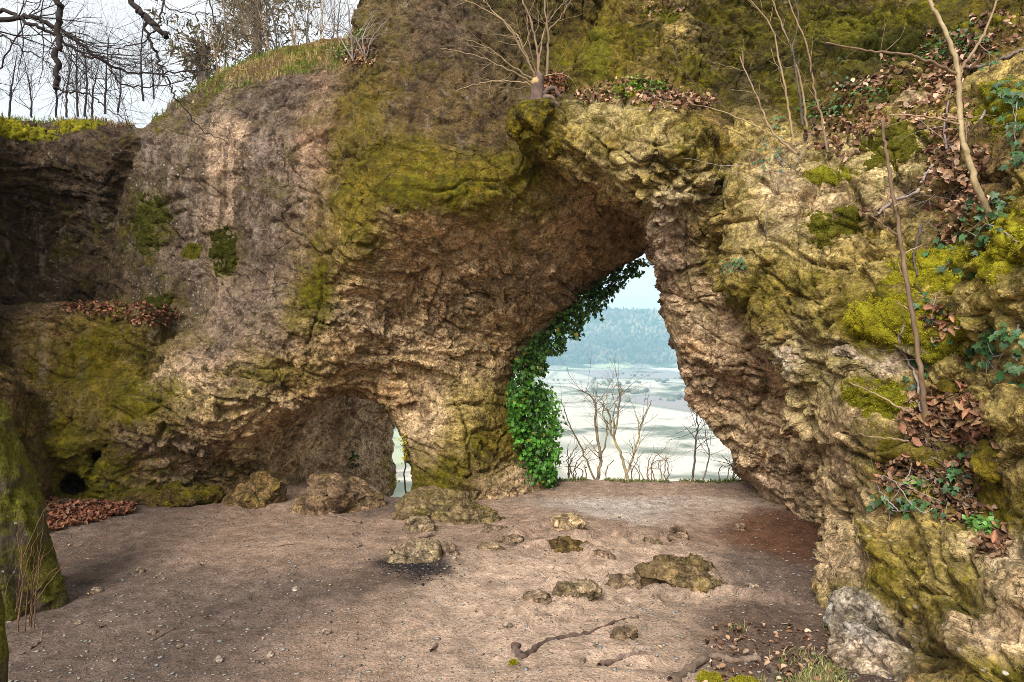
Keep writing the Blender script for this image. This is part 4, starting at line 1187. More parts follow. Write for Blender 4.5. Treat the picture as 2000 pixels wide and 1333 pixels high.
def grow(r, p, d, L, rad, depth, nchild=3, spread=0.6, wander=0.25, up=0.1, shrink=0.62, seg=6, out=None):
    """bare twigs: a wandering path that throws off thinner ones"""
    out = [] if out is None else out
    d = np.asarray(d, float) / np.linalg.norm(d)
    pts = [np.asarray(p, float)]
    for i in range(seg):
        d = d + r.normal(size=3) * wander * 0.5 + np.array((0, 0, up * 0.3)); d /= np.linalg.norm(d)
        pts.append(pts[-1] + d * L / seg)
    pts = np.array(pts)
    out.append((pts, np.linspace(rad, rad * 0.35, seg + 1)))
    if depth > 0:
        for k in range(nchild):
            t = r.uniform(0.25, 0.98); i = min(int(t * seg), seg - 1)
            base = pts[i] + (pts[i + 1] - pts[i]) * (t * seg - i)
            dd = pts[i + 1] - pts[i]; dd = dd / np.linalg.norm(dd) + r.normal(size=3) * spread
            grow(r, base, dd, L * shrink * r.uniform(0.6, 1.1), rad * (1 - 0.6 * t) * 0.6, depth - 1, nchild, spread, wander, up, shrink, max(3, seg - 1), out)
    return out

def pxpath(pts, rad0, rad1, n=6, jit=0.0, r=None):
    P = smooth_path([at(*p) for p in pts], n)
    if jit and r is not None:
        P[1:-1] += r.normal(size=P[1:-1].shape) * jit
    return P, np.linspace(rad0, rad1, len(P))

def side_twigs(r, path, rad, n, L, depth=1, spread=0.7, up=0.05, t0=0.1, frac=0.45, nchild=2, flat=None):
    out = []
    for _ in range(n):
        t = r.uniform(t0, 1.0) * (len(path) - 1); i = min(int(t), len(path) - 2)
        p = path[i] + (path[i + 1] - path[i]) * (t - i)
        d = path[i + 1] - path[i]; d = d / (np.linalg.norm(d) + 1e-9) + r.normal(size=3) * spread
        if flat is not None: d[1] *= flat
        grow(r, p, d, L * r.uniform(0.4, 1.2), max(rad[i] * frac, 0.0012), depth, nchild, 0.55, 0.3, up, 0.6, 5, out)
    return out

def frames(nrm, tip):
    """local axes (n,3,3): columns x, tip, normal"""
    nrm = nrm / (np.linalg.norm(nrm, axis=1)[:, None] + 1e-9)
    tip = tip - nrm * np.einsum('ij,ij->i', tip, nrm)[:, None]
    tip /= np.linalg.norm(tip, axis=1)[:, None] + 1e-9
    x = np.cross(tip, nrm)
    return np.stack([x, tip, nrm], axis=2)

# leaf shapes, unit length, tip towards +Y
def ivy_shape(var=0):
    o = [(0, 0.10), (0.22, -0.02), (0.50, 0.10), (0.34, 0.30), (0.52, 0.56), (0.22, 0.58), (0.0, 1.0)]
    if var: o = [(0, 0.08), (0.26, 0.0), (0.42, 0.18), (0.36, 0.36), (0.40, 0.55), (0.18, 0.66), (0.0, 1.0)]
    right = [(x, y, 0.16 * x + (0.05 if i % 2 else -0.03)) for i, (x, y) in enumerate(o)]
    left = [(-x, y, z) for x, y, z in right[1:-1]]
    V = np.array(right + left + [(0, 0.42, -0.03), (0, -0.0, 0)])
    m = len(right)
    c = m + len(left)
    F = [(c, i, i + 1) for i in range(m - 1)]
    L = [0] + [m + i for i in range(len(left))] + [m - 1]
    F += [(c, L[i + 1], L[i]) for i in range(len(L) - 1)]
    # stalk
    k = len(V); V = np.concatenate([V, [(-0.02, 0.08, 0), (0.02, 0.08, 0), (0, -0.35, -0.12)]]); F.append((k, k + 1, k + 2))
    return V - np.array((0, 0.0, 0)), np.array(F)

def dry_shape(curl=0.5, seed=0):
    r = np.random.default_rng(seed)
    n, m = 6, 4
    V, F = [], []
    for i in range(n + 1):
        t = i / n
        w = 0.33 * math.sin(math.pi * min(1, t * 0.93 + 0.05)) ** 0.8
        for j in range(m + 1):
            s = j / m * 2 - 1
            V.append((s * w * (1 - 0.25 * curl * abs(s)), t, curl * (0.55 * w * s * s * 1.6 + 0.30 * (t - 0.5) ** 2) + 0.04 * r.normal()))
    for i in range(n):
        for j in range(m):
            a = i * (m + 1) + j
            F.append((a, a + 1, a + m + 2, a + m + 1))
    return np.array(V), np.array(F)

def small_dry(seed=0, curl=0.5):
    r = np.random.default_rng(seed)
    V = [(0, 0, 0)]
    for t, w in ((0.3, 0.26), (0.68, 0.27)):
        for s in (-1, 0, 1):
            V.append((s * w, t, curl * 0.4 * abs(s) + r.normal() * 0.06))
    V.append((0, 1, curl * 0.25))
    F = [(0, 2, 1), (0, 3, 2), (1, 2, 5), (1, 5, 4), (2, 3, 6), (2, 6, 5), (4, 5, 7), (5, 6, 7)]
    return np.array(V), np.array(F)

def rand_dirs(r, n):
    v = r.normal(size=(n, 3)); return v / np.linalg.norm(v, axis=1)[:, None]

def leaf_cloud(name, tpl, pos, nrm, tip, size, colr, mat, parent=None):
    Vs, Fs, Cs, base = [], [], [], 0
    which = np.arange(len(pos)) % len(tpl)
    for k, (tV, tF) in enumerate(tpl):
        m = which == k
        if not m.any(): continue
        M = frames(nrm[m], tip[m]) * size[m][:, None, None]
        V, F = stamp(tV, tF, pos[m], M)
        Vs.append(V); Fs.append(F + base); base += len(V); Cs.append(np.repeat(colr[m], len(tV), 0))
    return link(name, mesh_np(name, np.concatenate(Vs), np.concatenate(Fs), mat, False, {"tint": np.clip(np.concatenate(Cs), 0.004, 0.8)}), parent)

def surf_samples(r, blobs, n, objs=None, gauss=False):
    """points on the rock inside pixel ellipses [(px,py,rx,ry)]"""
    P, N = [], []
    area = np.array([b[2] * b[3] for b in blobs], float); pick = r.choice(len(blobs), n, p=area / area.sum())
    for k in pick:
        b = blobs[k]
        a = r.uniform(0, 6.283); q = math.sqrt(r.random()) if not gauss else abs(r.normal()) * 0.6
        h = hit(b[0] + b[2] * q * math.cos(a), b[1] + b[3] * q * math.sin(a), objs)
        if h is not None:
            P.append(h[0]); N.append(h[1])
    return np.array(P), np.array(N)

SMALLDRY = [small_dry(k, c) for k, c in ((1, 0.3), (2, 0.7), (3, 1.1))]
IVYT = [ivy_shape(0), ivy_shape(1)]
BROWNS = np.array([(0.26, 0.14, 0.075), (0.38, 0.23, 0.13), (0.17, 0.085, 0.05), (0.48, 0.33, 0.22), (0.12, 0.065, 0.04)])
REDS = np.array([(0.17, 0.062, 0.034), (0.24, 0.095, 0.05), (0.11, 0.042, 0.026), (0.28, 0.14, 0.08)])

# ------------------------------------------------------------------ ivy curtain on the right side of the pillar
def ivy_curtain():
    r = np.random.default_rng(21)
    root = new_empty("ivy_curtain", (0.42, 8.0, 0.0))
    el = [(1250, 512, 18, 8, 8.2), (1218, 530, 30, 14, 8.2), (1182, 556, 34, 22, 8.15), (1148, 590, 36, 28, 8.1), (1110, 628, 34, 28, 8.0), (1072, 665, 32, 28, 7.95), (1036, 708, 30, 30, 7.8),
          (1048, 778, 32, 32, 7.8), (1056, 830, 34, 42, 7.75), (1060, 890, 28, 42, 7.7), (1068, 930, 18, 18, 7.7), (1020, 755, 22, 28, 7.65), (1016, 805, 22, 36, 7.6), (1022, 865, 20, 40, 7.58), (1042, 920, 20, 26, 7.58), (1002, 775, 12, 30, 7.55), (1006, 835, 10, 36, 7.5)]
    wts = np.array([e[2] * e[3] for e in el], float); wts /= wts.sum()
    n = 6400
    k = r.choice(len(el), n, p=wts)
    e = np.array(el)[k]
    a = r.uniform(0, 6.283, n); q = r.random(n) ** 0.45
    lumpy = 1 + 0.16 * np.sin(a * 3 + k) + 0.16 * r.normal(size=n)
    px = e[:, 0] + e[:, 2] * q * lumpy * np.cos(a); py = e[:, 1] + e[:, 3] * q * lumpy * np.sin(a)
    Y = e[:, 4] + r.normal(size=n) * 0.11
    pos = np.stack([(px - CX) / FPX * Y, Y, CAM_H - (py - CY) / FPX * Y], 1)
    nrm = rand_dirs(r, n) * 0.9 + np.array((0.35, -0.8, 0.5)); tip = rand_dirs(r, n) * 0.6 + np.array((0.1, -0.1, -1))
    size = r.uniform(0.022, 0.065, n)
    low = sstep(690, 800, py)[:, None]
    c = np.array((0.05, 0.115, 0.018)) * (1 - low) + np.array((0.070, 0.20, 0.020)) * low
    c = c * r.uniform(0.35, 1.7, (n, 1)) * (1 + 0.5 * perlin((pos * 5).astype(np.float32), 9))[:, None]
    yl = r.random(n) < 0.03; c[yl] = np.array((0.30, 0.24, 0.03))
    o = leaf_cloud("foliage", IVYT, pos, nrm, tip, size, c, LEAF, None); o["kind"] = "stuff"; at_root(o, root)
    st = []
    for _ in range(9):
        d = r.normal(size=2) * 10
        pts = [(1085 + d[0], 950, 7.75), (1040 + d[1], 860, 7.7), (1030 + d[0], 760, 7.75), (1035 + d[1], 690, 7.9), (1100 + d[0], 620, 8.05), (1190 + d[1], 545, 8.15)]
        st.append(pxpath(pts, 0.011, 0.004, 6, 0.006, r))
    V, F = tubes(st, 5)
    at_root(link("stem", mesh_np("stem", V, F, BARK)), root)
    tag(root, "dense green ivy curtain hanging along the right side of the pillar", "ivy")
ivy_curtain()

# ------------------------------------------------------------------ bare shrubs on the rim, seen through the arch
def rim_shrub(label, stems, seed, mat=LICHENBARK, twigs=14, L=0.5, name="bare_shrub", group="bare shrubs on the rim beyond the arch"):
    r = np.random.default_rng(seed)
    b = at(*stems[0][0][0]); root = new_empty(name, tuple(b))
    for pts, r0, r1 in stems:
        p, rad = pxpath(pts, r0, r1, 6, 0.008, r)
        V, F = tubes([(p, rad)], 7)
        st = at_root(link("stem", mesh_np("stem", V, F, mat)), root)
        if twigs:
            V, F = tubes(side_twigs(r, p, rad, twigs, L, 2, 0.75, 0.12, 0.25, 0.4), 4)
            link("twigs", mesh_np("twigs", V, F, mat), st)["kind"] = "stuff"
    return tag(root, label, "shrub", group)
rim_shrub("bare lichen-yellow shrub with spreading stems nearest the ivy beyond the arch", [
    ([(1165, 950, 8.5), (1172, 900, 8.5), (1165, 840, 8.5), (1160, 780, 8.5), (1128, 762, 8.5)], 0.024, 0.006), ([(1166, 945, 8.5), (1140, 890, 8.6), (1112, 830, 8.6), (1095, 780, 8.7)], 0.014, 0.004),
    ([(1172, 900, 8.5), (1185, 850, 8.4), (1178, 800, 8.4), (1190, 760, 8.4)], 0.011, 0.003)], 41)
rim_shrub("bare forked shrub with lichen-yellow stems right of centre beyond the arch", [
    ([(1228, 950, 8.6), (1214, 890, 8.6), (1195, 850, 8.6), (1190, 810, 8.6), (1175, 790, 8.6)], 0.021, 0.006), ([(1222, 935, 8.6), (1240, 880, 8.6), (1254, 830, 8.6), (1272, 782, 8.6)], 0.016, 0.005),
    ([(1200, 860, 8.6), (1207, 800, 8.5), (1215, 760, 8.5), (1195, 755, 8.5)], 0.012, 0.004)], 42)
rim_shrub("thin pale birch sapling low beyond the arch beside the right leg", [
    ([(1352, 948, 10.5), (1358, 880, 10.5), (1362, 830, 10.5), (1356, 785, 10.5)], 0.020, 0.006), ([(1372, 948, 10.3), (1385, 890, 10.4), (1378, 850, 10.4)], 0.014, 0.005)], 43, PALEBARK, 16, 0.6)
for k, (px, top, lab) in enumerate(((1105, 850, "thin twiggy shrub right against the ivy beyond the arch"), (1290, 860, "thin twiggy shrub midway between the forked shrub and the arch leg"), (1140, 880, "low twiggy shrub under the spreading-stemmed shrub"),
                                    (1410, 880, "low twiggy shrub close by the foot of the arch leg"), (1255, 890, "low twiggy shrub right of the forked shrub"))):
    r = np.random.default_rng(60 + k)
    st = []
    for j in range(5):
        x = px + r.normal() * 14
        st.append(([(x, 952, 8.7), (x + r.normal() * 8, (952 + top) / 2, 8.7), (x + r.normal() * 22, top + r.uniform(-10, 40), 8.7 + r.normal() * 0.2)], 0.008, 0.003))
    rim_shrub(lab, st, 70 + k, TANBARK, 5, 0.3)
# twig in the small tunnel's far opening
rim_shrub("thin bare sapling seen through the small tunnel's far opening", [([(795, 985, 10.6), (790, 900, 10.6), (800, 850, 10.6), (804, 800, 10.6)], 0.014, 0.005)], 49, BARK, 10, 0.4)

# grassy lip of the platform
def grass(name, pos, hgt, colr, seed, label, lean=0.5, parent=None, width=0.006, nb=None):
    r = np.random.default_rng(seed)
    n = len(pos)
    az = r.uniform(0, 6.283, n); ln = np.abs(r.normal(size=n)) * lean
    d = np.stack([np.cos(az) * ln, np.sin(az) * ln, np.ones(n)], 1); d /= np.linalg.norm(d, axis=1)[:, None]
    s = np.stack([-np.sin(az), np.cos(az), 0 * az], 1)
    h = hgt * r.uniform(0.4, 1.2, n)
    w = width * r.uniform(0.6, 1.3, n)
    b = np.asarray(pos)
    m = b + d * (h * 0.55)[:, None]
    tp = b + d * h[:, None] * 0.95 + np.stack([np.cos(az) * ln, np.sin(az) * ln, -0.35 * ln], 1) * (h * 0.4)[:, None]
    V = np.stack([b - s * w[:, None] * .5, b + s * w[:, None] * .5, m + s * w[:, None] * .4, m - s * w[:, None] * .4, tp], 1).reshape(-1, 3)
    i = np.arange(n)[:, None] * 5
    F = np.concatenate([i + np.array([[0, 1, 2]]), i + np.array([[0, 2, 3]]), i + np.array([[3, 2, 4]])])
    c = np.repeat(colr, 5, 0)
    o = link(name, mesh_np(name, V, F, GRASS, False, {"tint": np.clip(c, 0.005, 0.8)}), parent)
    if label: tag(o, label, "grass", kind="stuff")
    return o
def lip_grass():
    r = np.random.default_rng(33)
    n = 1900
    x = r.uniform(0.35, 2.9, n); y = 7.93 + 0.10 * np.sin(x * 1.7) + r.normal(size=n) * 0.05
    keep = perlin(np.c_[x * 2.5, 0 * x, 0 * x].astype(np.float32), 140) > -0.25
    x, y = x[keep], y[keep]; n = len(x)
    z = np.array([gz_at(a, b) for a, b in zip(x, y)])
    c = np.where(r.random((n, 1)) < 0.55, np.array((0.10, 0.16, 0.03)), np.array((0.30, 0.26, 0.10))) * r.uniform(0.6, 1.4, (n, 1))
    grass("rim_grass", np.c_[x, y, z], 0.045, c, 3, "low green grass along the far rim of the platform", 1.3, width=0.012)
lip_grass()

# ------------------------------------------------------------------ moss cushions
def moss_cushion(px, py, rx, ry, colr, label, height=0.05, seed=0, tufts=500, thr=0.30, objs=None):
    h = hit(px, py, objs)
    if h is None: return
    c, n0 = h
    k = c[1] / FPX; RX, RY = rx * k, ry * k
    best = None
    for o, V, F in ((cliff, V1, F1_), (leg, V2, F2_), (outcrop, V3, F3_)):
        d = np.min(np.linalg.norm(V - c, axis=1))
        if best is None or d < best[0]: best = (d, V, F)
    _, V, F = best
    def wt(P):
        q = P + 0.35 * min(RX, RY) * np.c_[perlin(P * 9, 150 + seed), perlin(P * 9, 151 + seed), perlin(P * 9, 152 + seed)]
        rag = 1 + 1.0 * perlin(P * 8, 156 + seed) + 0.9 * perlin(P * 26, 157 + seed)
        return np.clip(rag, 0.1, 1.6) * np.exp(-(((q[:, 0] - c[0]) / RX) ** 2 + ((q[:, 2] - c[2]) / RY) ** 2 + ((q[:, 1] - c[1]) / (1.6 * max(RX, RY))) ** 2))
    near = np.linalg.norm((V - c) / np.array((RX, 1.6 * max(RX, RY), RY)), axis=1) < 1.9
    fm = near[F].all(1)
    f = F[fm]
    if not len(f): return
    u, inv = np.unique(f, return_inverse=True); f = inv.reshape(f.shape); P = V[u]
    w = wt(P)
    fk = (w[f] > thr * 0.6).any(1)
    f = f[fk]; u, inv = np.unique(f, return_inverse=True); f = inv.reshape(f.shape); P = P[u]; w = w[u]
    N = vnormals(V, F[near[F].any(1)])
    P, f = subdivide(P, f)
    N = vnormals(P, f)
    for _ in range(2): N = relax(N, f, 2, 0.5)
    w = wt(P)
    lump = 0.7 + 0.6 * perlin(P * 16, 153 + seed) + 0.25 * perlin(P * 45, 154)
    hgt = np.where(w > thr, np.sqrt(np.clip((w - thr) / (1 - thr), 0, 1)) * np.clip(lump, 0.15, 1.6), -0.25) * height * 0.7
    P = relax(P, f, 4, 0.5) + N * (hgt - 0.004)[:, None]
    r = np.random.default_rng(seed + 5)
    mot = (0.75 + 0.5 * sstep(-0.4, 0.5, perlin(P * 12, 155)))[:, None]
    root = new_empty("moss_cushion", tuple(c))
    o = link("cushion", mesh_np("cushion", P, f, MOSS, True, {"tint": np.array(colr) * mot}))
    at_root(o, root)
    # fronds
    ok = np.where(w > thr * 0.75)[0]
    if len(ok) and tufts:
        i = r.choice(ok, tufts * 6)
        pos = P[i] + r.normal(size=(len(i), 3)) * 0.005
        tV = np.array([(-0.22, 0, 0), (0.22, 0, 0), (0, 1, 0.1)]); tF = np.array([(0, 1, 2)])
        tip = N[i] * 0.9 + rand_dirs(r, len(i)) * 0.9; nr = rand_dirs(r, len(i))
        M = frames(nr, tip) * r.uniform(0.007, 0.017, len(i))[:, None, None]
        VV, FF = stamp(tV, tF, pos, M)
        cc = np.repeat(np.array(colr) * r.uniform(0.7, 1.75, (len(i), 1)), 3, 0)
        fr = link("fronds", mesh_np("fronds", VV, FF, MOSSF, False, {"tint": np.clip(cc, 0.01, 0.7)})); fr["kind"] = "stuff"
        fr.parent = o
    tag(root, label, "moss", "moss cushions on the rock")

YM = (0.27, 0.24, 0.014); GM = (0.115, 0.105, 0.010); DM = (0.055, 0.055, 0.007); MM = (0.20, 0.185, 0.012)
for k, a in enumerate((
    (1735, 625, 72, 50, YM, "big bright yellow-green moss cushion left of the near sapling's stem", 0.06, 900),
    (1825, 530, 62, 52, YM, "bright moss cushion hung with ivy above the big yellow-green one", 0.05, 700),
    (1965, 470, 45, 70, YM, "bright moss cushion at the right edge beside the ivy", 0.06, 600),
    (1715, 775, 52, 36, MM, "moss cushion with a dark hollow on the knob below the big cushion", 0.05, 600),
    (1835, 665, 40, 50, MM, "mossy patch under the ivy right of the near sapling's stem", 0.04, 400),
    (1625, 440, 42, 38, GM, "round dark green moss cushion on the bare upper outcrop face", 0.06, 600),
    (1955, 215, 55, 70, MM, "long moss strip on the tilted stone at the upper right edge", 0.05, 600),
    (1740, 280, 45, 50, GM, "dark moss hanging below the ledge under the leaf slope", 0.05, 400),
    (1620, 345, 40, 20, MM, "flat moss tuft on top of the outcrop's upper ledge", 0.04, 300),
    (1760, 165, 32, 15, GM, "dark moss cap on the stone in the leaf slope", 0.04, 200),
    (440, 497, 32, 44, DM, "dark rounded moss clump on the pale left wall", 0.07, 500),
    (290, 440, 45, 55, DM, "broad dark moss patch low on the left wall beside the cleft", 0.05, 500),
    (300, 595, 30, 22, DM, "dark moss clump just above the ledge of red leaves", 0.06, 300),
    (375, 490, 25, 14, GM, "small olive moss tuft left of the dark rounded clump", 0.03, 150),
    (20, 250, 40, 18, YM, "bright moss cushion on the far left end of the ridge", 0.06, 400),
    (150, 243, 45, 14, YM, "bright moss cushions on the ridge near the cleft", 0.06, 400),
    (60, 262, 60, 14, MM, "olive moss draping over the left ridge edge", 0.05, 300),
    (1230, 175, 45, 18, MM, "mossy mat on the ledge above the arch", 0.04, 400),
    (1160, 100, 28, 70, GM, "long moss strip running down beside the gully", 0.03, 500),
    (1280, 30, 40, 25, GM, "moss cushion high above the arch ledge", 0.04, 300),
    (1640, 60, 80, 50, GM, "wide dark moss mat on the shaded upper right wall", 0.04, 900),
    (1740, 95, 70, 45, DM, "dark moss mat right of the wide one on the upper wall", 0.04, 500),
    (1800, 960, 30, 14, MM, "small moss tuft in the litter below the leaf heap", 0.02, 150))):
    moss_cushion(*a[:6], height=a[6], seed=k, tufts=a[7])
print("MOSS", round(time.time() - T0, 1))

# ------------------------------------------------------------------ leaf litter
def litter(name, blobs, n, label, size=(0.03, 0.06), pal=BROWNS, seed=0, lift=0.012, objs=None, cat="leaf litter", steep=0.15):
    r = np.random.default_rng(seed)
    P, N = surf_samples(r, blobs, n, objs)
    keep = N[:, 2] > steep - 0.4 * r.random(len(P))
    P, N = P[keep], N[keep]; n = len(P)
    nr = N * 0.6 + np.array((0, -0.15, 0.5)) + rand_dirs(r, n) * 0.85
    P = P + N * (lift * r.random((n, 1)) * 2)
    c = pal[r.integers(0, len(pal), n)] * r.uniform(0.6, 1.4, (n, 1))
    o = leaf_cloud(name, SMALLDRY, P, nr, rand_dirs(r, n), r.uniform(*size, n), c, DRYLEAF)
    return tag(o, label, cat, kind="stuff")
litter("leaf_litter", [(1700, 210, 110, 60), (1790, 150, 90, 60), (1850, 110, 70, 50), (1940, 60, 60, 40), (1640, 270, 70, 40), (1850, 220, 60, 60), (1890, 310, 40, 80), (1850, 300, 40, 50)], 2600, "brown leaf litter covering the upper right slope between the mossy stones", (0.03, 0.065), BROWNS, 1)
litter("leaf_litter", [(1850, 420, 35, 70), (1840, 350, 40, 40), (1900, 400, 30, 40), (1690, 420, 50, 10)], 500, "brown leaves caught in the gully beside the tall forked sapling", (0.03, 0.06), BROWNS, 2)
litter("leaf_litter", [(1240, 180, 90, 25), (1330, 200, 70, 18), (1160, 190, 40, 15)], 800, "brown leaves on the ledge above the arch", (0.03, 0.06), BROWNS, 3)
litter("leaf_litter", [(1085, 165, 28, 22)], 200, "dark brown leaves behind the coppiced stump in the gully", (0.03, 0.06), REDS, 4)
litter("leaf_litter", [(1300, 15, 40, 18)], 120, "brown leaves caught high above the arch ledge", (0.03, 0.06), BROWNS, 5)
litter("leaf_litter", [(230, 607, 110, 14), (300, 622, 60, 12), (160, 600, 50, 8)], 500, "dark red leaves lying on the ledge of the left wall", (0.03, 0.055), REDS, 6, steep=0.3)
litter("leaf_litter", [(700, 115, 30, 20), (720, 105, 20, 15)], 160, "brown leaves in the corner of the ridge below the upper cliff", (0.03, 0.06), BROWNS, 7)
def floor_litter():
    r = np.random.default_rng(15)
    n = 1500
    px = r.uniform(60, 260, n); edge = 1042 - (px - 60) * 0.22
    py = 985 + (edge - 985) * r.random(n) ** 0.8
    P = []
    for a, b in zip(px, py):
        x, y = gpt(a, b, 0.08); P.append((x, y, gz_at(x, y) + 0.006 + 0.02 * r.random()))
    P = np.array(P); n = len(P)
    nr = np.array((0, -0.2, 0.8)) + rand_dirs(r, n) * 0.6
    c = REDS[r.integers(0, 4, n)] * r.uniform(0.6, 1.4, (n, 1))
    tag(leaf_cloud("leaf_litter", SMALLDRY, P, nr, rand_dirs(r, n), r.uniform(0.03, 0.055, n), c, DRYLEAF), "red-brown leaf drift on the floor at the foot of the left wall", "leaf litter", kind="stuff")
    # single leaves blown over the floor
    n = 150
    y = 2.9 + 4.6 * r.random(n) ** 1.2; x = r.uniform(-0.75, 0.5, n) * y
    P = np.array([(a, b, gz_at(a, b) + 0.006) for a, b in zip(x, y)])
    nr = np.array((0, 0, 1.0)) + rand_dirs(r, n) * 0.35
    c = np.array((0.50, 0.33, 0.20)) * r.uniform(0.5, 1.25, (n, 1))
    tag(leaf_cloud("leaf_scraps", SMALLDRY, P, nr, rand_dirs(r, n), r.uniform(0.015, 0.035, n), c, DRYLEAF), "pale dry leaf scraps scattered thinly over the soil", "leaves", kind="stuff")
floor_litter()

DRYM = []
for k in range(5):
    V, F = dry_shape((0.5, 0.9, 1.3, 0.3, 1.7)[k], k)
    DRYM.append(mesh_np("dry_leaf", V, F, BEECH))
IVYM = []
for k in range(2):
    V, F = ivy_shape(k); IVYM.append(mesh_np("ivy_leaf", V, F, IVY, False))

def place_leaf(me, name, parent, P, nr, tip, s):
    from mathutils import Matrix
    M = frames(np.array([nr]), np.array([tip]))[0] * s
    o = bpy.data.objects.new(name, me); col.objects.link(o)
    o.parent = parent
    L = np.asarray(P) - np.array(parent.location)
    o.matrix_basis = Matrix(((M[0, 0], M[0, 1], M[0, 2], L[0]), (M[1, 0], M[1, 1], M[1, 2], L[1]), (M[2, 0], M[2, 1], M[2, 2], L[2]), (0, 0, 0, 1)))
    return o

def leaf_heap(blobs, n, label, size, seed, depth=0.05, under=400):
    r = np.random.default_rng(seed)
    P, N = surf_samples(r, blobs, n)
    root = new_empty("leaf_heap", tuple(P.mean(0)))
    for i in range(len(P)):
        nr = N[i] * 0.5 + np.array((-0.1, -0.45, 0.5)) + r.normal(size=3) * 0.55
        p = P[i] + N[i] * depth * r.random() + np.array((0, 0, 0.01))
        s = r.uniform(*size)
        tip = r.normal(size=3)
        place_leaf(DRYM[i % 5], "leaf", root, p - tip / np.linalg.norm(tip) * s * 0.5, nr, tip, s)
    P, N = surf_samples(r, blobs, under)
    m = len(P)
    c = BROWNS[r.integers(0, 5, m)] * r.uniform(0.4, 1.0, (m, 1))
    o = leaf_cloud("crumbled_leaves", SMALLDRY, P + N * 0.01, N + rand_dirs(r, m) * 0.7, rand_dirs(r, m), r.uniform(0.02, 0.05, m), c, DRYLEAF); o["kind"] = "stuff"
    at_root(o, root)
    return tag(root, label, "leaf heap")
leaf_heap([(1860, 815, 85, 42), (1810, 840, 50, 30), (1900, 850, 50, 25), (1790, 800, 20, 30)], 240, "heap of copper-brown beech leaves on the outcrop ledge at the right", (0.042, 0.072), 51, 0.08, 500)
leaf_heap([(1840, 632, 40, 28)], 34, "small bunch of curled brown leaves between moss and ivy", (0.04, 0.068), 52, 0.05, 40)
leaf_heap([(1760, 925, 50, 35), (1830, 950, 60, 45), (1880, 1000, 60, 25), (1940, 1060, 40, 30), (1890, 930, 40, 40)], 120, "crumbled brown leaves in the hollow below the leaf heap", (0.028, 0.06), 53, 0.03, 700)
print("LITTER", round(time.time() - T0, 1))

# ------------------------------------------------------------------ ivy on the outcrop
def ivy_vine(label, path, n, size, seed, spread=28, blobs=None, rad=0.005, mat=PALEBARK):
    r = np.random.default_rng(seed)
    pts = []
    for px, py in path:
        h = hit(px, py)
        if h is not None: pts.append(h[0] + h[1] * 0.015 + np.array((0, -0.01, 0)))
    pts = smooth_path(pts, 6)
    root = new_empty("ivy_vine", tuple(pts[0]))
    tw = [(pts + r.normal(size=pts.shape) * 0.004, np.linspace(rad, rad * 0.4, len(pts)))]
    tw += side_twigs(r, pts, tw[0][1], 5, 0.16, 0, 0.9, -0.3, 0.1, 0.6)
    V, F = tubes(tw, 5)
    at_root(link("stem", mesh_np("stem", V, F, mat)), root)
    if blobs is None:
        ks = [path[int(a)] for a in np.linspace(0, len(path) - 1, 12)]
        blobs = [(x, y, spread, spread * 0.8) for x, y in path]
    P, N = surf_samples(r, blobs, n)
    for i in range(len(P)):
        nr = N[i] * 0.7 + np.array((-0.15, -0.55, 0.45)) + r.normal(size=3) * 0.35
        place_leaf(IVYM[i % 2], "leaf", root, P[i] + N[i] * r.uniform(0.012, 0.05) + np.array((0, 0, 0.012)), nr, np.array((0, 0, -1.0)) + r.normal(size=3) * 0.6, 0.86 * r.uniform(*size))
    return tag(root, label, "ivy", "ivy vines on the outcrop")
ivy_vine("ivy sprays trailing below the leaf heap", [(1830, 800), (1800, 870), (1760, 950), (1740, 990), (1800, 1000)], 34, (0.035, 0.062), 1, 30, [(1770, 975, 50, 22), (1810, 1000, 45, 18), (1730, 985, 30, 16)])
ivy_vine("ivy patch in the right part of the litter hollow", [(1900, 860), (1880, 900), (1890, 950), (1910, 980)], 40, (0.035, 0.06), 2, 30, [(1900, 890, 35, 22), (1880, 945, 30, 30), (1870, 930, 25, 30)])
ivy_vine("ivy leaves spilling past the big bright moss cushion", [(1850, 520), (1820, 590), (1790, 680), (1800, 740), (1810, 850)], 40, (0.03, 0.06), 3, 25, [(1850, 500, 40, 40), (1820, 600, 30, 40), (1795, 740, 30, 35), (1850, 660, 30, 30)])
ivy_vine("dark glossy ivy in the shaded gap at the right edge", [(1990, 640), (1960, 690), (1930, 700), (1950, 740)], 55, (0.04, 0.07), 4, 30, [(1960, 680, 40, 40), (1980, 740, 25, 35), (1920, 690, 30, 30)])
ivy_vine("pale veined ivy climbing beside the right edge moss", [(1990, 480), (1930, 440), (1900, 480), (1870, 460)], 55, (0.035, 0.065), 5, 30, [(1900, 450, 50, 40), (1940, 410, 50, 30), (1870, 520, 40, 30)])
ivy_vine("blue-green ivy covering the upper right corner stone", [(1995, 330), (1980, 270), (1985, 200), (1970, 150)], 70, (0.035, 0.06), 6, 30, [(1980, 230, 25, 60), (1985, 300, 20, 40), (1965, 180, 25, 40)])
ivy_vine("small ivy tuft growing on the outcrop's left bulge", [(1440, 520), (1420, 525), (1450, 530)], 26, (0.025, 0.045), 7, 20, [(1435, 520, 30, 12)], 0.003)
ivy_vine("ivy creeping along the shaded crack under the leaf slope", [(1530, 330), (1510, 300), (1560, 280)], 50, (0.03, 0.05), 8, 25, [(1500, 320, 40, 35), (1520, 260, 25, 40), (1650, 160, 25, 60)], 0.003)
ivy_vine("ivy sprigs scattered through the upper leaf slope", [(1850, 80), (1880, 90), (1910, 110)], 50, (0.03, 0.055), 9, 25, [(1880, 85, 60, 30), (1830, 95, 40, 25), (1930, 120, 40, 25)], 0.003)
ivy_vine("small ivy tuft inside the tunnel on its lit wall", [(690, 880), (692, 900), (688, 915)], 28, (0.03, 0.05), 10, 12, [(690, 898, 9, 22)], 0.003)

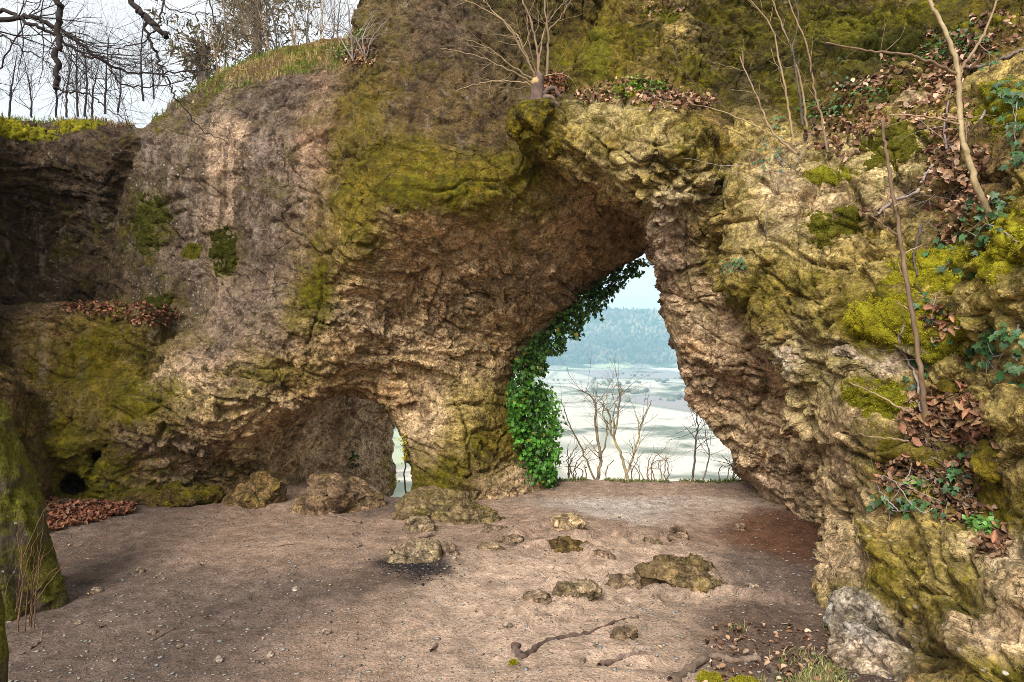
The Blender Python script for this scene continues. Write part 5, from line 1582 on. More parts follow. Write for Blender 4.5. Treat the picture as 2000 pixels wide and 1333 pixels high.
def green_sprigs(blobs, n, label, seed, colr=(0.12, 0.22, 0.03), size=(0.015, 0.03)):
    r = np.random.default_rng(seed)
    P, N = surf_samples(r, blobs, n)
    m = len(P)
    tV = np.array([(0, 0, 0), (-0.35, 0.5, 0.06), (0, 0.62, -0.02), (0.35, 0.5, 0.06), (0, 1.0, 0.05)]); tF = np.array([(0, 2, 1), (0, 3, 2), (1, 2, 4), (2, 3, 4)])
    c = np.array(colr) * r.uniform(0.6, 1.6, (m, 1))
    o = leaf_cloud("green_sprigs", [(tV, tF)], P + N * r.uniform(0.005, 0.04, (m, 1)), N * 0.3 + np.array((0, -0.3, 0.7)) + rand_dirs(r, m) * 0.5, rand_dirs(r, m), r.uniform(*size, m), c, LEAF)
    tag(o, label, "plants", kind="stuff")
green_sprigs([(1265, 170, 40, 14), (1215, 180, 20, 12), (1240, 160, 20, 10)], 500, "fresh green leaves in the litter above the arch", 1)
green_sprigs([(1920, 1025, 22, 14), (1790, 945, 16, 8)], 160, "bright green rosettes on the outcrop's lower ledge", 2, (0.12, 0.26, 0.05), (0.02, 0.04))
green_sprigs([(1830, 100, 40, 20), (1700, 190, 40, 20), (1890, 80, 30, 20), (1600, 215, 50, 20)], 420, "small green plants growing through the upper leaf slope", 3, (0.07, 0.15, 0.03), (0.02, 0.04))
green_sprigs([(750, 905, 10, 12), (790, 880, 6, 30), (765, 940, 8, 15)], 200, "yellow-green plants at the tunnel's far edge", 4, (0.36, 0.30, 0.02), (0.02, 0.04))
green_sprigs([(700, 70, 22, 12), (660, 100, 40, 15)], 260, "green sprigs at the foot of the upper left cliff", 5, (0.13, 0.19, 0.03), (0.02, 0.04))

# ------------------------------------------------------------------ saplings and vines on the right
def sapling(name, label, stems, mat, seed, twigs=6, L=0.3, cat="sapling", group=None, sides=7, base=None, depth=1, spread=0.7):
    """stems: [(pixel path with distance, r0, r1)]; each stem is a part, its twigs another"""
    r = np.random.default_rng(seed)
    root = new_empty(name, tuple(at(*stems[0][0][0])))
    for i, (pts, r0, r1) in enumerate(stems):
        p, rad = pxpath(pts, r0, r1, 7, 0.003, r)
        V, F = tubes([(p, rad)], sides)
        st = at_root(link("stem" if i == 0 else "branch", mesh_np("stem", V, F, mat)), root)
        if twigs:
            V, F = tubes(side_twigs(r, p, rad, twigs, L, depth, spread, 0.1, 0.2, 0.4), 4)
            link("twigs", mesh_np("twigs", V, F, mat), st)["kind"] = "stuff"
    return tag(root, label, cat, group)

def Yat(px, py, off=0.04):
    h = hit(px, py); return h[0][1] - off if h else 5.0
y0 = Yat(1932, 415, 0.0)
sapling("forked_sapling", "tall tan forked sapling on the upper right slope", [
    ([(1936, 425, y0), (1910, 370, y0 - 0.05), (1893, 320, y0 - 0.05), (1885, 288, y0 - 0.05), (1876, 240, y0), (1872, 160, y0), (1862, 100, y0), (1840, 50, y0), (1812, -10, y0), (1790, -80, y0)], 0.019, 0.009),
    ([(1868, 145, y0), (1815, 120, y0 - 0.05), (1760, 105, y0 - 0.1), (1690, 98, y0 - 0.1), (1612, 84, y0 - 0.1)], 0.010, 0.004),
    ([(1872, 142, y0), (1895, 110, y0), (1925, 60, y0), (1950, -5, y0)], 0.010, 0.005),
    ([(1876, 245, y0), (1830, 232, y0 - 0.05), (1780, 226, y0 - 0.1), (1735, 224, y0 - 0.1)], 0.007, 0.003),
    ([(1880, 290, y0), (1895, 240, y0 - 0.02), (1884, 255, y0 - 0.03)], 0.007, 0.004)], TANBARK, 1, 3, 0.2)
y1 = Yat(1812, 850, 0.0)
sapling("near_sapling", "straight tan sapling rising from the leaf heap", [
    ([(1814, 858, y1), (1806, 800, y1 - 0.02), (1800, 740, y1 - 0.03), (1788, 650, y1 - 0.03), (1770, 540, y1 - 0.03), (1755, 450, y1), (1742, 370, y1), (1730, 290, y1), (1722, 235, y1)], 0.017, 0.008),
    ([(1750, 425, y1), (1745, 405, y1 - 0.05), (1754, 398, y1 - 0.05)], 0.006, 0.004), ([(1752, 458, y1), (1725, 440, y1 - 0.02), (1702, 422, y1 - 0.02)], 0.006, 0.003)], TANBARK, 2, 4, 0.12)
y2 = 5.3
thin = [([(1617, 298, y2), (1606, 240, y2), (1590, 170, y2), (1575, 90, y2), (1540, 0, y2 + .1), (1520, -60, y2 + .1)], "long thin sapling leaning left over the outcrop's upper ledge"),
        ([(1550, 285, y2), (1540, 210, y2), (1522, 120, y2), (1505, 50, y2), (1455, -10, y2)], "thin sapling left of the long leaning one"),
        ([(1568, 245, y2 + .2), (1560, 170, y2 + .2), (1548, 100, y2 + .2), (1560, 30, y2 + .2), (1535, -40, y2 + .2)], "thin grey sapling between two leaning ones"),
        ([(1576, 250, y2 + .3), (1568, 180, y2 + .3), (1553, 120, y2 + .3), (1520, 30, y2 + .3), (1490, -40, y2 + .3)], "thinnest grey sapling behind the long leaning one"),
        ([(1555, 300, y2 - .1), (1510, 260, y2 - .1), (1478, 190, y2 - .1), (1445, 110, y2 - .1)], "short slanting stem below the thin saplings")]
for k, (pts, lab) in enumerate(thin):
    sapling("thin_sapling", lab, [(pts, 0.010, 0.004)], TANBARK if k != 2 else BARK, 20 + k, 8, 0.3, group="thin saplings above the outcrop")

def vine(label, path, r0, r1, seed, mat=PALEBARK, off=0.03, twigs=3, name="climbing_vine", cat="vine"):
    r = np.random.default_rng(seed)
    pts = []
    for px, py in path:
        h = hit(px, py)
        if h is not None: pts.append(at(px, py, h[0][1] - off))
    if len(pts) < 2: return
    p = smooth_path(pts, 7); p[1:-1] += r.normal(size=p[1:-1].shape) * 0.004
    rad = np.linspace(r0, r1, len(p))
    root = new_empty(name, tuple(p[0]))
    V, F = tubes([(p, rad)], 7); st = at_root(link("stem", mesh_np("stem", V, F, mat)), root)
    if twigs:
        V, F = tubes(side_twigs(r, p, rad, twigs, 0.25, 1, 0.8, 0.0, 0.1, 0.35), 4); link("twigs", mesh_np("twigs", V, F, mat), st)["kind"] = "stuff"
    tag(root, label, cat)
vine("pale woody vine winding up the slope past the forked sapling", [(1715, 418), (1745, 395), (1790, 375), (1805, 345), (1835, 310), (1862, 280), (1895, 262), (1925, 215)], 0.012, 0.008, 1)
vine("pale thick root arching at the upper right edge", [(1885, 128), (1900, 133), (1940, 125), (1970, 110), (1998, 98)], 0.013, 0.010, 2, twigs=1)
vine("thin pale twig reaching left across the arch top", [(1555, 285), (1500, 260), (1430, 225), (1360, 205), (1300, 200)], 0.006, 0.003, 3, TANBARK, 0.12, 8, "long_twig", "twig")
vine("twisted ivy stem beside the near sapling", [(1812, 870), (1798, 800), (1790, 740), (1770, 700), (1756, 660), (1780, 620)], 0.008, 0.005, 4, PALEBARK, 0.03, 4)
vine("thin brown twig slanting over the knob of the outcrop", [(1604, 725), (1680, 755), (1740, 785), (1785, 812)], 0.004, 0.006, 5, TANBARK, 0.06, 2, "long_twig", "twig")
vine("thin twig lying across the face below the knob", [(1638, 840), (1690, 852), (1740, 858), (1775, 862)], 0.004, 0.006, 6, TANBARK, 0.05, 1, "long_twig", "twig")
vine("dark stem crossing the leaf heap to the right", [(1820, 830), (1850, 838), (1890, 845), (1920, 860), (1950, 870)], 0.005, 0.003, 7, BARK, 0.05, 4)
vine("grey root snaking down right of the near sapling", [(1800, 440), (1785, 500), (1790, 540)], 0.010, 0.006, 8, BARK, 0.03, 2)
vine("pale stems looping through the litter hollow", [(1760, 1000), (1730, 975), (1712, 940), (1740, 935), (1800, 1000), (1850, 975)], 0.004, 0.003, 9, PALEBARK, 0.04, 5)
vine("grey stem beside the leaf gully at the right", [(1850, 300), (1845, 250), (1852, 200), (1858, 170)], 0.008, 0.005, 10, PALEBARK, 0.03, 2)
def twig_tangle(label, cx, cy, rx, ry, n, seed, mat=PALEBARK, rad=0.0035, L=0.5):
    r = np.random.default_rng(seed); ps = []
    for _ in range(n):
        a = r.uniform(0, 6.28); q = math.sqrt(r.random()); px, py = cx + rx * q * math.cos(a), cy + ry * q * math.sin(a)
        h = hit(px, py)
        if h is None: continue
        grow(r, h[0] + np.array((0, -0.05, 0)), np.array((-0.8, -0.2, 0.15)) + r.normal(size=3) * 0.6, L * r.uniform(0.4, 1.0), rad, 2, 3, 0.6, 0.3, 0.05, 0.6, 5, ps)
    V, F = tubes(ps, 4)
    o = link("twig_tangle", mesh_np("twig_tangle", V, F, mat)); o["kind"] = "stuff"
    tag(o, label, "twigs")
twig_tangle("tangle of fine bare twigs under the thin saplings", 1500, 330, 60, 40, 7, 3)
twig_tangle("fine pale twigs on the ledge above the arch", 1310, 190, 90, 25, 6, 4)
twig_tangle("fine dry stalks on the lower outcrop ledge", 1820, 960, 90, 50, 9, 5, PALEBARK, 0.0025, 0.22)
twig_tangle("dead stalks along the leaf gully", 1850, 420, 40, 90, 9, 6, PALEBARK, 0.003, 0.3)

# coppiced stump with its fan of shoots in the gully
def stump():
    r = np.random.default_rng(77)
    Y = 6.0
    root = new_empty("coppice_stump", tuple(at(1050, 200, Y)))
    p, rad = pxpath([(1050, 215, Y), (1049, 190, Y), (1050, 165, Y), (1054, 152, Y), (1058, 146, Y)], 0.075, 0.03, 5)
    rad[:3] *= 1.25
    V, F = tubes([(p, rad)], 12)
    V = V + 0.012 * perlin(V * 18, 3)[:, None]
    at_root(link("trunk", mesh_np("trunk", V, F, ROOTM)), root)
    nn = np.array((-0.62, -0.62, 0.48)); c = at(1044, 158, Y - 0.03)
    V, F = tubes([(np.array([c - nn * 0.05, c + nn * 0.012, c + nn * 0.016]), np.array((0.040, 0.036, 0.001)))], 14)
    at_root(link("cut_face", mesh_np("cut_face", V + 0.004 * perlin(V * 40, 6)[:, None], F, CUTWOOD, False)), root)
    for pts in ([(1048, 195, Y), (1030, 205, Y - .03), (1012, 218, Y)], [(1052, 195, Y), (1075, 190, Y - .03), (1090, 208, Y)], [(1050, 200, Y), (1035, 225, Y - .03), (1022, 232, Y)], [(1055, 190, Y), (1080, 172, Y), (1095, 190, Y)]):
        p, rad = pxpath(pts, 0.030, 0.012, 6, 0.004, r)
        V, F = tubes([(p, rad)], 7); at_root(link("root", mesh_np("root", V, F, ROOTM)), root)
    shoots = [([(1052, 155, Y), (1050, 110, Y), (1040, 50, Y), (1020, 0, Y), (1005, -40, Y)], .013), ([(1068, 150, Y), (1071, 80, Y), (1065, 20, Y), (1062, -40, Y)], .014),
              ([(1045, 150, Y), (1020, 100, Y - .1), (980, 40, Y - .2), (905, 0, Y - .3)], .010), ([(1048, 160, Y), (1000, 130, Y - .1), (950, 92, Y - .2), (890, 70, Y - .3)], .009),
              ([(1045, 165, Y), (1000, 140, Y - .1), (930, 110, Y - .2), (860, 95, Y - .3)], .009), ([(1042, 168, Y), (990, 158, Y - .1), (930, 165, Y - .2), (890, 178, Y - .3)], .007),
              ([(1050, 140, Y), (1060, 70, Y), (1080, 30, Y), (1110, 0, Y)], .009), ([(1070, 60, Y), (1090, 40, Y), (1115, 0, Y), (1130, -30, Y)], .007),
              ([(1044, 150, Y), (1010, 70, Y - .1), (960, 20, Y - .1), (930, -20, Y - .1)], .007), ([(1048, 150, Y), (1035, 90, Y - .1), (1030, 40, Y - .1), (1045, 0, Y - .1)], .006),
              ([(1040, 172, Y), (980, 172, Y - .1), (900, 160, Y - .2)], .006), ([(1060, 150, Y), (1090, 145, Y - .1), (1112, 150, Y - .2)], .006)]
    for pts, r0 in shoots:
        p, rad = pxpath(pts, r0, r0 * 0.35, 7, 0.004, r)
        V, F = tubes([(p, rad)] + side_twigs(r, p, rad, 6, 0.35, 1, 0.55, 0.1, 0.25, 0.4), 6)
        at_root(link("shoot", mesh_np("shoot", V, F, TANBARK)), root)
    tag(root, "cut-back stump with a fan of bare tan shoots above the arch", "stump")
stump()

# the mossy block it grows over
def block(name, px, py, Y, w, h, d, seed, tint, label, algae, yaw=0.0, tilt=0.0, n=22, cat="stone", rough=0.8, group=None):
    k = Y / FPX
    o = link(name, rock_mesh(name, (w * k * 1.1, d * k, h * k * 1.12), seed, tint, algae, 0.3, n, 6, rough))
    o.location = at(px, py, Y); o.rotation_euler = (tilt, 0, yaw)
    return tag(o, label, cat, group)
block("mossy_block", 1045, 238, 5.85, 68, 72, 80, 201, OLIVE, "square mossy block jutting out beneath the coppiced stump", 0.9, 0.3)
block("mossy_block", 1012, 238, 5.92, 44, 56, 60, 202, OLIVE, "smaller mossy block at the left of the square one", 0.9, 0.1)
block("mossy_block", 1072, 285, 5.95, 52, 44, 60, 203, OLIVE, "mossy block tucked under the square one", 0.7, 0.2)
for k, (px, py, w, h, yaw, tl, tint, al, lab) in enumerate((
    (1790, 205, 90, 34, 0.3, 0.3, TAN, 0.3, "flat brown stone lying in the upper leaf slope"), (1765, 140, 60, 26, 0.2, 0.3, KHAKI, 0.3, "pale flat stone higher up the leaf slope"), (1808, 158, 46, 26, 0.1, 0.2, TAN, 0.3, "small stone right of the pale flat one in the leaf slope"),
    (1880, 710, 80, 70, 0.4, 0.2, KHAKI, 0.35, "tilted tan stone right of the near sapling"), (1862, 758, 80, 34, 0.1, 0.0, OLIVE, 0.5, "flat olive stone just above the leaf heap"), (1930, 640, 110, 40, 0.5, 0.35, KHAKI, 0.4, "long slanting slab above the shaded ivy gap"),
    (1690, 712, 120, 40, -0.1, 0.1, PKHAKI, 0.3, "pale layered stone under the big bright moss cushion"), (1680, 690, 90, 24, -0.1, 0.2, PALE, 0.2, "whitish thin slab on top of the layered stone"),
    (1980, 800, 90, 120, 0.5, 0.1, KHAKI, 0.3, "rounded tan stone at the right edge beside the leaf heap"), (1545, 700, 40, 60, 0.2, 0.0, PALE, 0.1, "pale loose stone wedged under the outcrop's bulge"), (1562, 760, 56, 70, 0.3, 0.0, PKHAKI, 0.1, "larger pale stone below the wedged one"),
    (1945, 900, 80, 70, 0.2, 0.1, OLIVE, 0.5, "mossy stone right of the litter hollow"), (1600, 370, 120, 40, 0.1, 0.2, PKHAKI, 0.3, "sandy ledge stone below the thin saplings"), (1905, 300, 60, 110, 0.5, 0.1, OBROWN, 0.4, "tilted dark stone under the upper right moss strip"), (1665, 1215, 84, 110, 0.3, 0.0, (0.40, 0.345, 0.275), 0.15, "pale weathered boulder at the foot of the outcrop by the grass"))):
    hp = hit(px, py)
    if hp is None: continue
    block("outcrop_stone", px, py, hp[0][1] + (0.42 if h > 105 else 0.3) * w * hp[0][1] / FPX, w, h, w * 0.8, 210 + k, tint, lab, al, yaw, tl, 24, "stone", 0.9, "stones on the outcrop")
print("RIGHT", round(time.time() - T0, 1))

# ------------------------------------------------------------------ roots and sticks on the floor
def floor_path(pts, lift=0.0):
    out = []
    for px, py in pts:
        x, y = gpt(px, py, 0.03); z = gz_at(x, y); x, y = gpt(px, py, z); out.append((x, y, gz_at(x, y) + lift))
    return smooth_path(out, 7)
def floor_root(label, pts, r0, r1, seed, mat=ROOTM, lift=0.0, name="tree_root", cat="root"):
    r = np.random.default_rng(seed)
    p = floor_path(pts, lift); p[1:-1] += r.normal(size=p[1:-1].shape) * 0.004
    rad = np.linspace(r0, r1, len(p)) * (1 + 0.18 * r.normal(size=len(p)))
    V, F = tubes([(p, rad)], 9)
    V = V + 0.2 * r0 * np.c_[perlin(V * 25, 1), perlin(V * 25, 2), perlin(V * 25, 3)]
    o = link(name, mesh_np(name, V, F, mat)); return tag(o, label, cat)
floor_root("long grey root snaking across the right foreground soil", [(1005, 1262), (1022, 1285), (1050, 1262), (1090, 1246), (1150, 1236), (1200, 1215), (1245, 1202)], 0.020, 0.010, 1)
floor_root("short curved root below the long one", [(1170, 1305), (1205, 1290), (1240, 1280), (1268, 1284)], 0.016, 0.008, 2)
floor_root("thick mossy root at the bottom edge under the outcrop", [(1310, 1340), (1345, 1308), (1390, 1288), (1430, 1292), (1480, 1288)], 0.026, 0.015, 3, ROOTM, 0.01)
floor_root("stubby root end beside the grass at the bottom edge", [(1505, 1345), (1512, 1318), (1500, 1306)], 0.022, 0.014, 4, ROOTM, 0.015)
floor_root("curved root stub left of the long root", [(1010, 1262), (1004, 1275), (1020, 1290)], 0.014, 0.010, 5)
for k, (pts, r0, lab) in enumerate((([(640, 1004), (672, 1012), (706, 1020)], .016, "thick broken stick in front of the big boulder"), ([(725, 1036), (760, 1044)], .009, "short stick right of the thick broken one"), ([(820, 1054), (850, 1046)], .012, "dark stick beside the jagged rock"),
                           ([(300, 1253), (330, 1235), (358, 1226)], .006, "thin dark stick on the left foreground soil"), ([(530, 1070), (575, 1062)], .005, "thin twig on the soil before the slab"), ([(165, 1139), (210, 1128)], .005, "thin twig on the soil right of the leaning trunk"),
                           ([(60, 1268), (82, 1250), (80, 1240)], .005, "small forked twig at the lower left"), ([(195, 1232), (206, 1226)], .006, "short twig piece on the left soil"), ([(845, 1275), (852, 1262)], .010, "short brown stick in the foreground centre"), ([(1000, 1052), (1060, 1046)], .006, "thin twig behind the low rock ribs"))):
    floor_root(lab, pts, r0, r0 * 0.6, 20 + k, ROOTM, r0 * 0.7, "stick", "stick")

def right_floor_grass():
    r = np.random.default_rng(36)
    P, C = [], []
    for cx, cy, rx, ry, n in ((1500, 1310, 120, 22, 800), (1600, 1290, 50, 30, 500), (1560, 1240, 60, 14, 120), (1620, 1180, 14, 12, 60), (1440, 1190, 20, 6, 40), (1590, 1330, 80, 20, 500)):
        for _ in range(n):
            a = r.uniform(0, 6.28); q = math.sqrt(r.random())
            x, y = gpt(cx + rx * q * math.cos(a), cy + ry * q * math.sin(a), 0.12)
            P.append((x, y, gz_at(x, y))); C.append((0.16, 0.22, 0.05) if r.random() < 0.5 else (0.42, 0.34, 0.17))
    C = np.array(C) * r.uniform(0.6, 1.3, (len(C), 1))
    grass("foot_grass", np.array(P), 0.055, C, 8, "thin green and straw grass at the foot of the outcrop", 1.0, width=0.004)
    n = 420
    px = r.uniform(1380, 1640, n); py = r.uniform(1190, 1340, n)
    pos = []
    for a, b in zip(px, py):
        x, y = gpt(a, b, 0.1); pos.append((x, y, gz_at(x, y) + 0.008))
    c = BROWNS[r.integers(0, 5, n)] * r.uniform(0.6, 1.3, (n, 1))
    tag(leaf_cloud("leaf_litter", SMALLDRY, np.array(pos), np.array((0, 0, 1.0)) + rand_dirs(r, n) * 0.6, rand_dirs(r, n), r.uniform(0.015, 0.045, n), c, DRYLEAF), "broken brown leaves at the foot of the outcrop among grass", "leaf litter", kind="stuff")
    for cx, cy, w, lab in ((1385, 1300, 46, "moss tuft on the thick root at the bottom edge"), (1455, 1310, 60, "second moss tuft right of the mossy root"), (1002, 1276, 12, "tiny moss tuft beside the root stub")):
        x, y = gpt(cx, cy, 0.08); k = y / FPX
        V, F = cube_sphere(12); V = V * np.array((w * k * .5, w * k * .4, w * k * .22)); N = vnormals(V, F); V = V + N * (0.012 * perlin(V * 40 + cx, 4))[:, None]
        root = new_empty("moss_tuft", (x, y, gz_at(x, y) + 0.01))
        link("cushion", mesh_np("cushion", V, F, MOSS, True, {"tint": np.tile(np.array(YM) * 0.8, (len(V), 1))}), root)
        i = r.integers(0, len(V), 1200)
        tV = np.array([(-0.22, 0, 0), (0.22, 0, 0), (0, 1, 0.1)]); tF = np.array([(0, 1, 2)])
        M = frames(rand_dirs(r, 1200), N[i] + rand_dirs(r, 1200) * 0.8) * r.uniform(0.006, 0.014, 1200)[:, None, None]
        VV, FF = stamp(tV, tF, V[i], M)
        f_ = link("fronds", mesh_np("fronds", VV, FF, MOSSF, False, {"tint": np.repeat(np.array(YM) * r.uniform(0.6, 1.5, (1200, 1)), 3, 0)}), root); f_["kind"] = "stuff"
        tag(root, lab, "moss")
right_floor_grass()

# ------------------------------------------------------------------ leaning mossy tree at the left edge, with its boughs overhead
def leaning_tree():
    r = np.random.default_rng(88)
    base = at(10, 1195, 4.15)
    root = new_empty("leaning_tree", (base[0] - 0.1, base[1] + 0.2, 0))
    Y = 4.3
    pts = [(20, 1260, Y), (15, 1190, Y), (0, 1100, Y), (-25, 980, Y), (-55, 880, Y + .05), (-105, 760, Y + .1), (-190, 600, Y + .3), (-280, 400, Y + .5), (-330, 150, Y + .8), (-330, -150, Y + 1.0), (-300, -500, Y + 1.3)]
    p = smooth_path([at(*q) for q in pts], 26)
    rad = np.interp(np.arange(len(p)) * 8 / 26, [0, 8, 16, 24, 40, 60, 80], [0.36, 0.30, 0.275, 0.26, 0.23, 0.18, 0.10])
    V, F = tubes([(p, rad)], 72)
    c = np.repeat(p, 72, 0); N = V - c; N /= np.linalg.norm(N, axis=1)[:, None]
    d = 0.030 * perlin(V * 3.0, 1) + 0.022 * perlin(V * np.array((16, 16, 4.0)), 2) + facets((V * np.array((1, 1, 0.4))).astype(np.float32), N, 0.05, 0.016, 3) + 0.006 * perlin(V * 40, 4)
    flare = np.clip(0.35 - V[:, 2], 0, 1); a = np.arctan2(N[:, 1], N[:, 0])
    V = V + N * (d + flare * (0.04 + 0.10 * np.sin(a * 5 + 1)))[:, None]
    at_root(link("trunk", mesh_np("trunk", V, F, TRUNK)), root)
    boughs = [  # (path, r0, r1, twigs, length)
        ([(-330, 100, 5.2), (-150, 60, 5.3), (0, 40, 5.3), (60, 33, 5.3), (110, 55, 5.3), (160, 90, 5.35), (205, 122, 5.4), (250, 140, 5.5), (330, 142, 5.6), (410, 135, 5.7)], .024, .004, 26, .7),
        ([(-100, 50, 5.0), (0, 22, 5.0), (60, 45, 5.0), (110, 70, 5.05), (160, 105, 5.1), (205, 120, 5.15), (235, 160, 5.2), (300, 170, 5.3), (380, 150, 5.3)], .016, .003, 20, .6),
        ([(112, -60, 4.6), (113, 0, 4.6), (117, 30, 4.6), (114, 90, 4.6), (112, 140, 4.6), (110, 174, 4.6)], .020, .018, 0, .1),
        ([(110, 172, 4.6), (150, 178, 4.6), (190, 195, 4.6), (220, 220, 4.6), (264, 246, 4.6)], .007, .002, 5, .2),
        ([(220, -60, 4.9), (255, 0, 4.9), (280, 28, 4.9), (305, 52, 4.9), (325, 72, 4.9)], .022, .018, 0, .2),
        ([(278, 26, 4.9), (290, 70, 4.9), (305, 105, 4.9), (318, 140, 4.9), (340, 185, 4.9), (370, 225, 4.9), (400, 255, 4.9), (440, 275, 4.9)], .011, .002, 12, .4),
        ([(330, -40, 5.0), (310, 40, 5.0), (290, 75, 5.0), (240, 95, 5.0), (210, 122, 5.0)], .007, .003, 10, .5),
        ([(-60, 120, 5.2), (0, 70, 5.2), (40, 95, 5.2), (90, 120, 5.2), (130, 160, 5.2), (180, 205, 5.2)], .007, .002, 16, .6),
        ([(-60, 200, 5.5), (0, 130, 5.5), (40, 60, 5.5), (80, 0, 5.5)], .008, .003, 12, .5),
        ([(400, -40, 5.1), (420, 40, 5.1), (440, 90, 5.1)], .006, .003, 8, .5),
        ([(290, -30, 5.2), (330, 15, 5.2), (380, 28, 5.2), (410, 25, 5.2)], .006, .002, 8, .4)]
    for pts, r0, r1, n, L in boughs:
        p, rad = pxpath(pts, r0, r1, 7, 0.008, r)
        b = link("branch", mesh_np("branch", *tubes([(p, rad)], 8), DARKBARK)); at_root(b, root)
        if n:
            V, F = tubes(side_twigs(r, p, rad, int(n * 1.6), L * 1.1, 2, 0.7, 0.02, 0.12, 0.34, 3), 4)
            t = link("twigs", mesh_np("twigs", V, F, DARKBARK)); t["kind"] = "stuff"; t.parent = b
    # shoots at its foot
    for k in range(9):
        x = r.uniform(-15, 70); h = r.uniform(80, 260); Ys = 4.02 - r.uniform(0, 0.2); yb = 1225 + r.uniform(0, 12)
        p, rad = pxpath([(x, yb, Ys), (x + r.normal() * 8 + 6, yb - 20 - h * .5, Ys), (x + r.normal() * 22 + 16, yb - 20 - h, Ys)], .004, .0015, 6, .003, r)
        V, F = tubes([(p, rad)] + side_twigs(r, p, rad, 2, .15, 0, .4, .1, .4, .5), 5)
        at_root(link("shoot", mesh_np("shoot", V, F, SHOOT)), root)
    for pts in ([(60, 1190, 4.0), (110, 1120, 4.0), (180, 1060, 4.0), (230, 1010, 4.0)], [(55, 1180, 4.0), (90, 1130, 4.0), (130, 1090, 4.0)], [(40, 1100, 4.0), (80, 1010, 4.0), (105, 975, 4.0)], [(30, 1195, 4.0), (60, 1080, 4.0), (85, 1030, 4.0)]):
        p, rad = pxpath(pts, .004, .0015, 6, .003, r)
        V, F = tubes([(p, rad)] + side_twigs(r, p, rad, 3, .15, 0, .4, .1, .4, .5), 5)
        at_root(link("shoot", mesh_np("shoot", V, F, SHOOT)), root)
    tag(root, "dark mossy leaning tree trunk with foot shoots and bare overhead boughs at the left edge", "tree")
leaning_tree()
# a second stem just showing at the lower left corner
def second_trunk():
    p = smooth_path([at(-36, 1500, 2.6), at(-34, 1340, 2.6), at(-40, 1230, 2.62), at(-70, 1000, 2.7), at(-120, 700, 2.8), at(-200, 300, 3.0), at(-260, -200, 3.2)], 8)
    V, F = tubes([(p, np.linspace(0.085, 0.06, len(p)))], 20)
    V = V + 0.01 * perlin(V * 12, 5)[:, None]
    root = new_empty("slim_tree", tuple(p[0]))
    at_root(link("trunk", mesh_np("trunk", V, F, TRUNK)), root)
    tag(root, "slim dark tree stem just showing at the lower left corner", "tree")
second_trunk()
print("TREE", round(time.time() - T0, 1))

# ------------------------------------------------------------------ the ridge on the upper left: turf, bare thicket, a brown conifer
def ridge_turf():
    r = np.random.default_rng(91)
    P, N = [], []
    n = 0
    while n < 15000:
        n += 1
        px = r.uniform(-20, 720)
        x = (px - CX) / FPX * 7.6
        y = r.uniform(6.6, 8.6)
        ok, loc, nor, _ = cliff.ray_cast(cliff.matrix_world.inverted() @ Vector((x, y, 7.5)), Vector((0, 0, -1)))
        if ok and nor.z > (0.45 if px < 380 else 0.22):
            w = cliff.matrix_world @ loc
            vx_ = CX + w.x / w.y * FPX; vy_ = CY - (w.z - CAM_H) / w.y * FPX
            if w.z < 5.1 and vy_ < np.interp(vx_, [0, 270, 420, 560, 700, 760], [262, 250, 185, 150, 130, 100]): P.append(w[:]); N.append(nor[:])
    P = np.array(P)
    m = len(P)
    g = perlin(P.astype(np.float32) * 2.2, 160)[:, None]
    c = np.where(g > 0.1, np.array((0.17, 0.20, 0.035)), np.where(g > -0.2, np.array((0.36, 0.27, 0.11)), np.array((0.30, 0.20, 0.11)))) * r.uniform(0.6, 1.4, (m, 1))
    grass("ridge_turf", P, 0.085, c, 9, "straw and green turf along the ridge at the upper left", 0.9, width=0.010)
ridge_turf()
def thicket_tree(label, px, pyb, pyt, Y, seed, mat, lean=0, r0=0.02, n=12, L=0.6, group="bare thicket on the ridge", name="bare_tree", depth=2):
    r = np.random.default_rng(seed)
    root = new_empty(name, tuple(at(px, pyb, Y)))
    mid = (px + lean * 0.4 + r.normal() * 4, (pyb + pyt) / 2, Y)
    p, rad = pxpath([(px, pyb, Y), mid, (px + lean, pyt, Y)], r0 * 0.8, r0 * 0.25, 8, 0.004, r)
    at_root(link("trunk", mesh_np("trunk", *tubes([(p, rad)], 6), mat)), root)
    at_root(link("crown", mesh_np("crown", *tubes(side_twigs(r, p, rad, n + 6, L, depth, 0.55, 0.25, 0.12, 0.40, 3), 4), mat)), root)
    return tag(root, label, "tree", group)
r_ = random.Random(12)
bare = [(18, 225, 110, 10.5, 15), (62, 222, 150, 11, -8), (110, 222, 40, 11.5, 4), (130, 222, 120, 11, 10), (152, 220, 60, 11, 3), (165, 220, 80, 10.5, -5), (180, 222, 130, 10.5, 12), (205, 215, 70, 11, 8), (230, 212, 120, 12, 4), (280, 190, 30, 11, 2), (300, 185, 100, 12, -6),
        (440, 145, -10, 9.5, -3), (425, 150, 60, 9.5, -16), (520, 130, -10, 9.0, -40), (535, 128, 20, 9.0, -30), (545, 126, -20, 9.2, -25), (585, 118, 10, 9.4, -8), (600, 116, -10, 9.2, 6), (622, 112, 0, 9.0, 10), (640, 108, 20, 9.2, 14), (500, 135, 30, 9.3, -30), (660, 100, -10, 9.0, 6)]
where = ["at the far left of the ridge", "left of the tall paired stems", "tallest of the left thicket", "low in the left thicket", "straight in the left thicket", "leaning a little left in the left thicket", "right in the left thicket", "at the right end of the left thicket", "thin and far behind the left thicket", "single and straight between thicket and conifer", "short beside the single straight one",
         "straight before the brown conifer", "tan and short before the brown conifer", "leaning far left over the turf", "leaning left beside the far-leaning one", "tall and left-leaning over the turf", "upright in the thicket right of the conifer", "slim in the right thicket", "middle of the right thicket", "leaning right towards the upper cliff", "short and leaning left before the conifer", "closest to the upper cliff"]
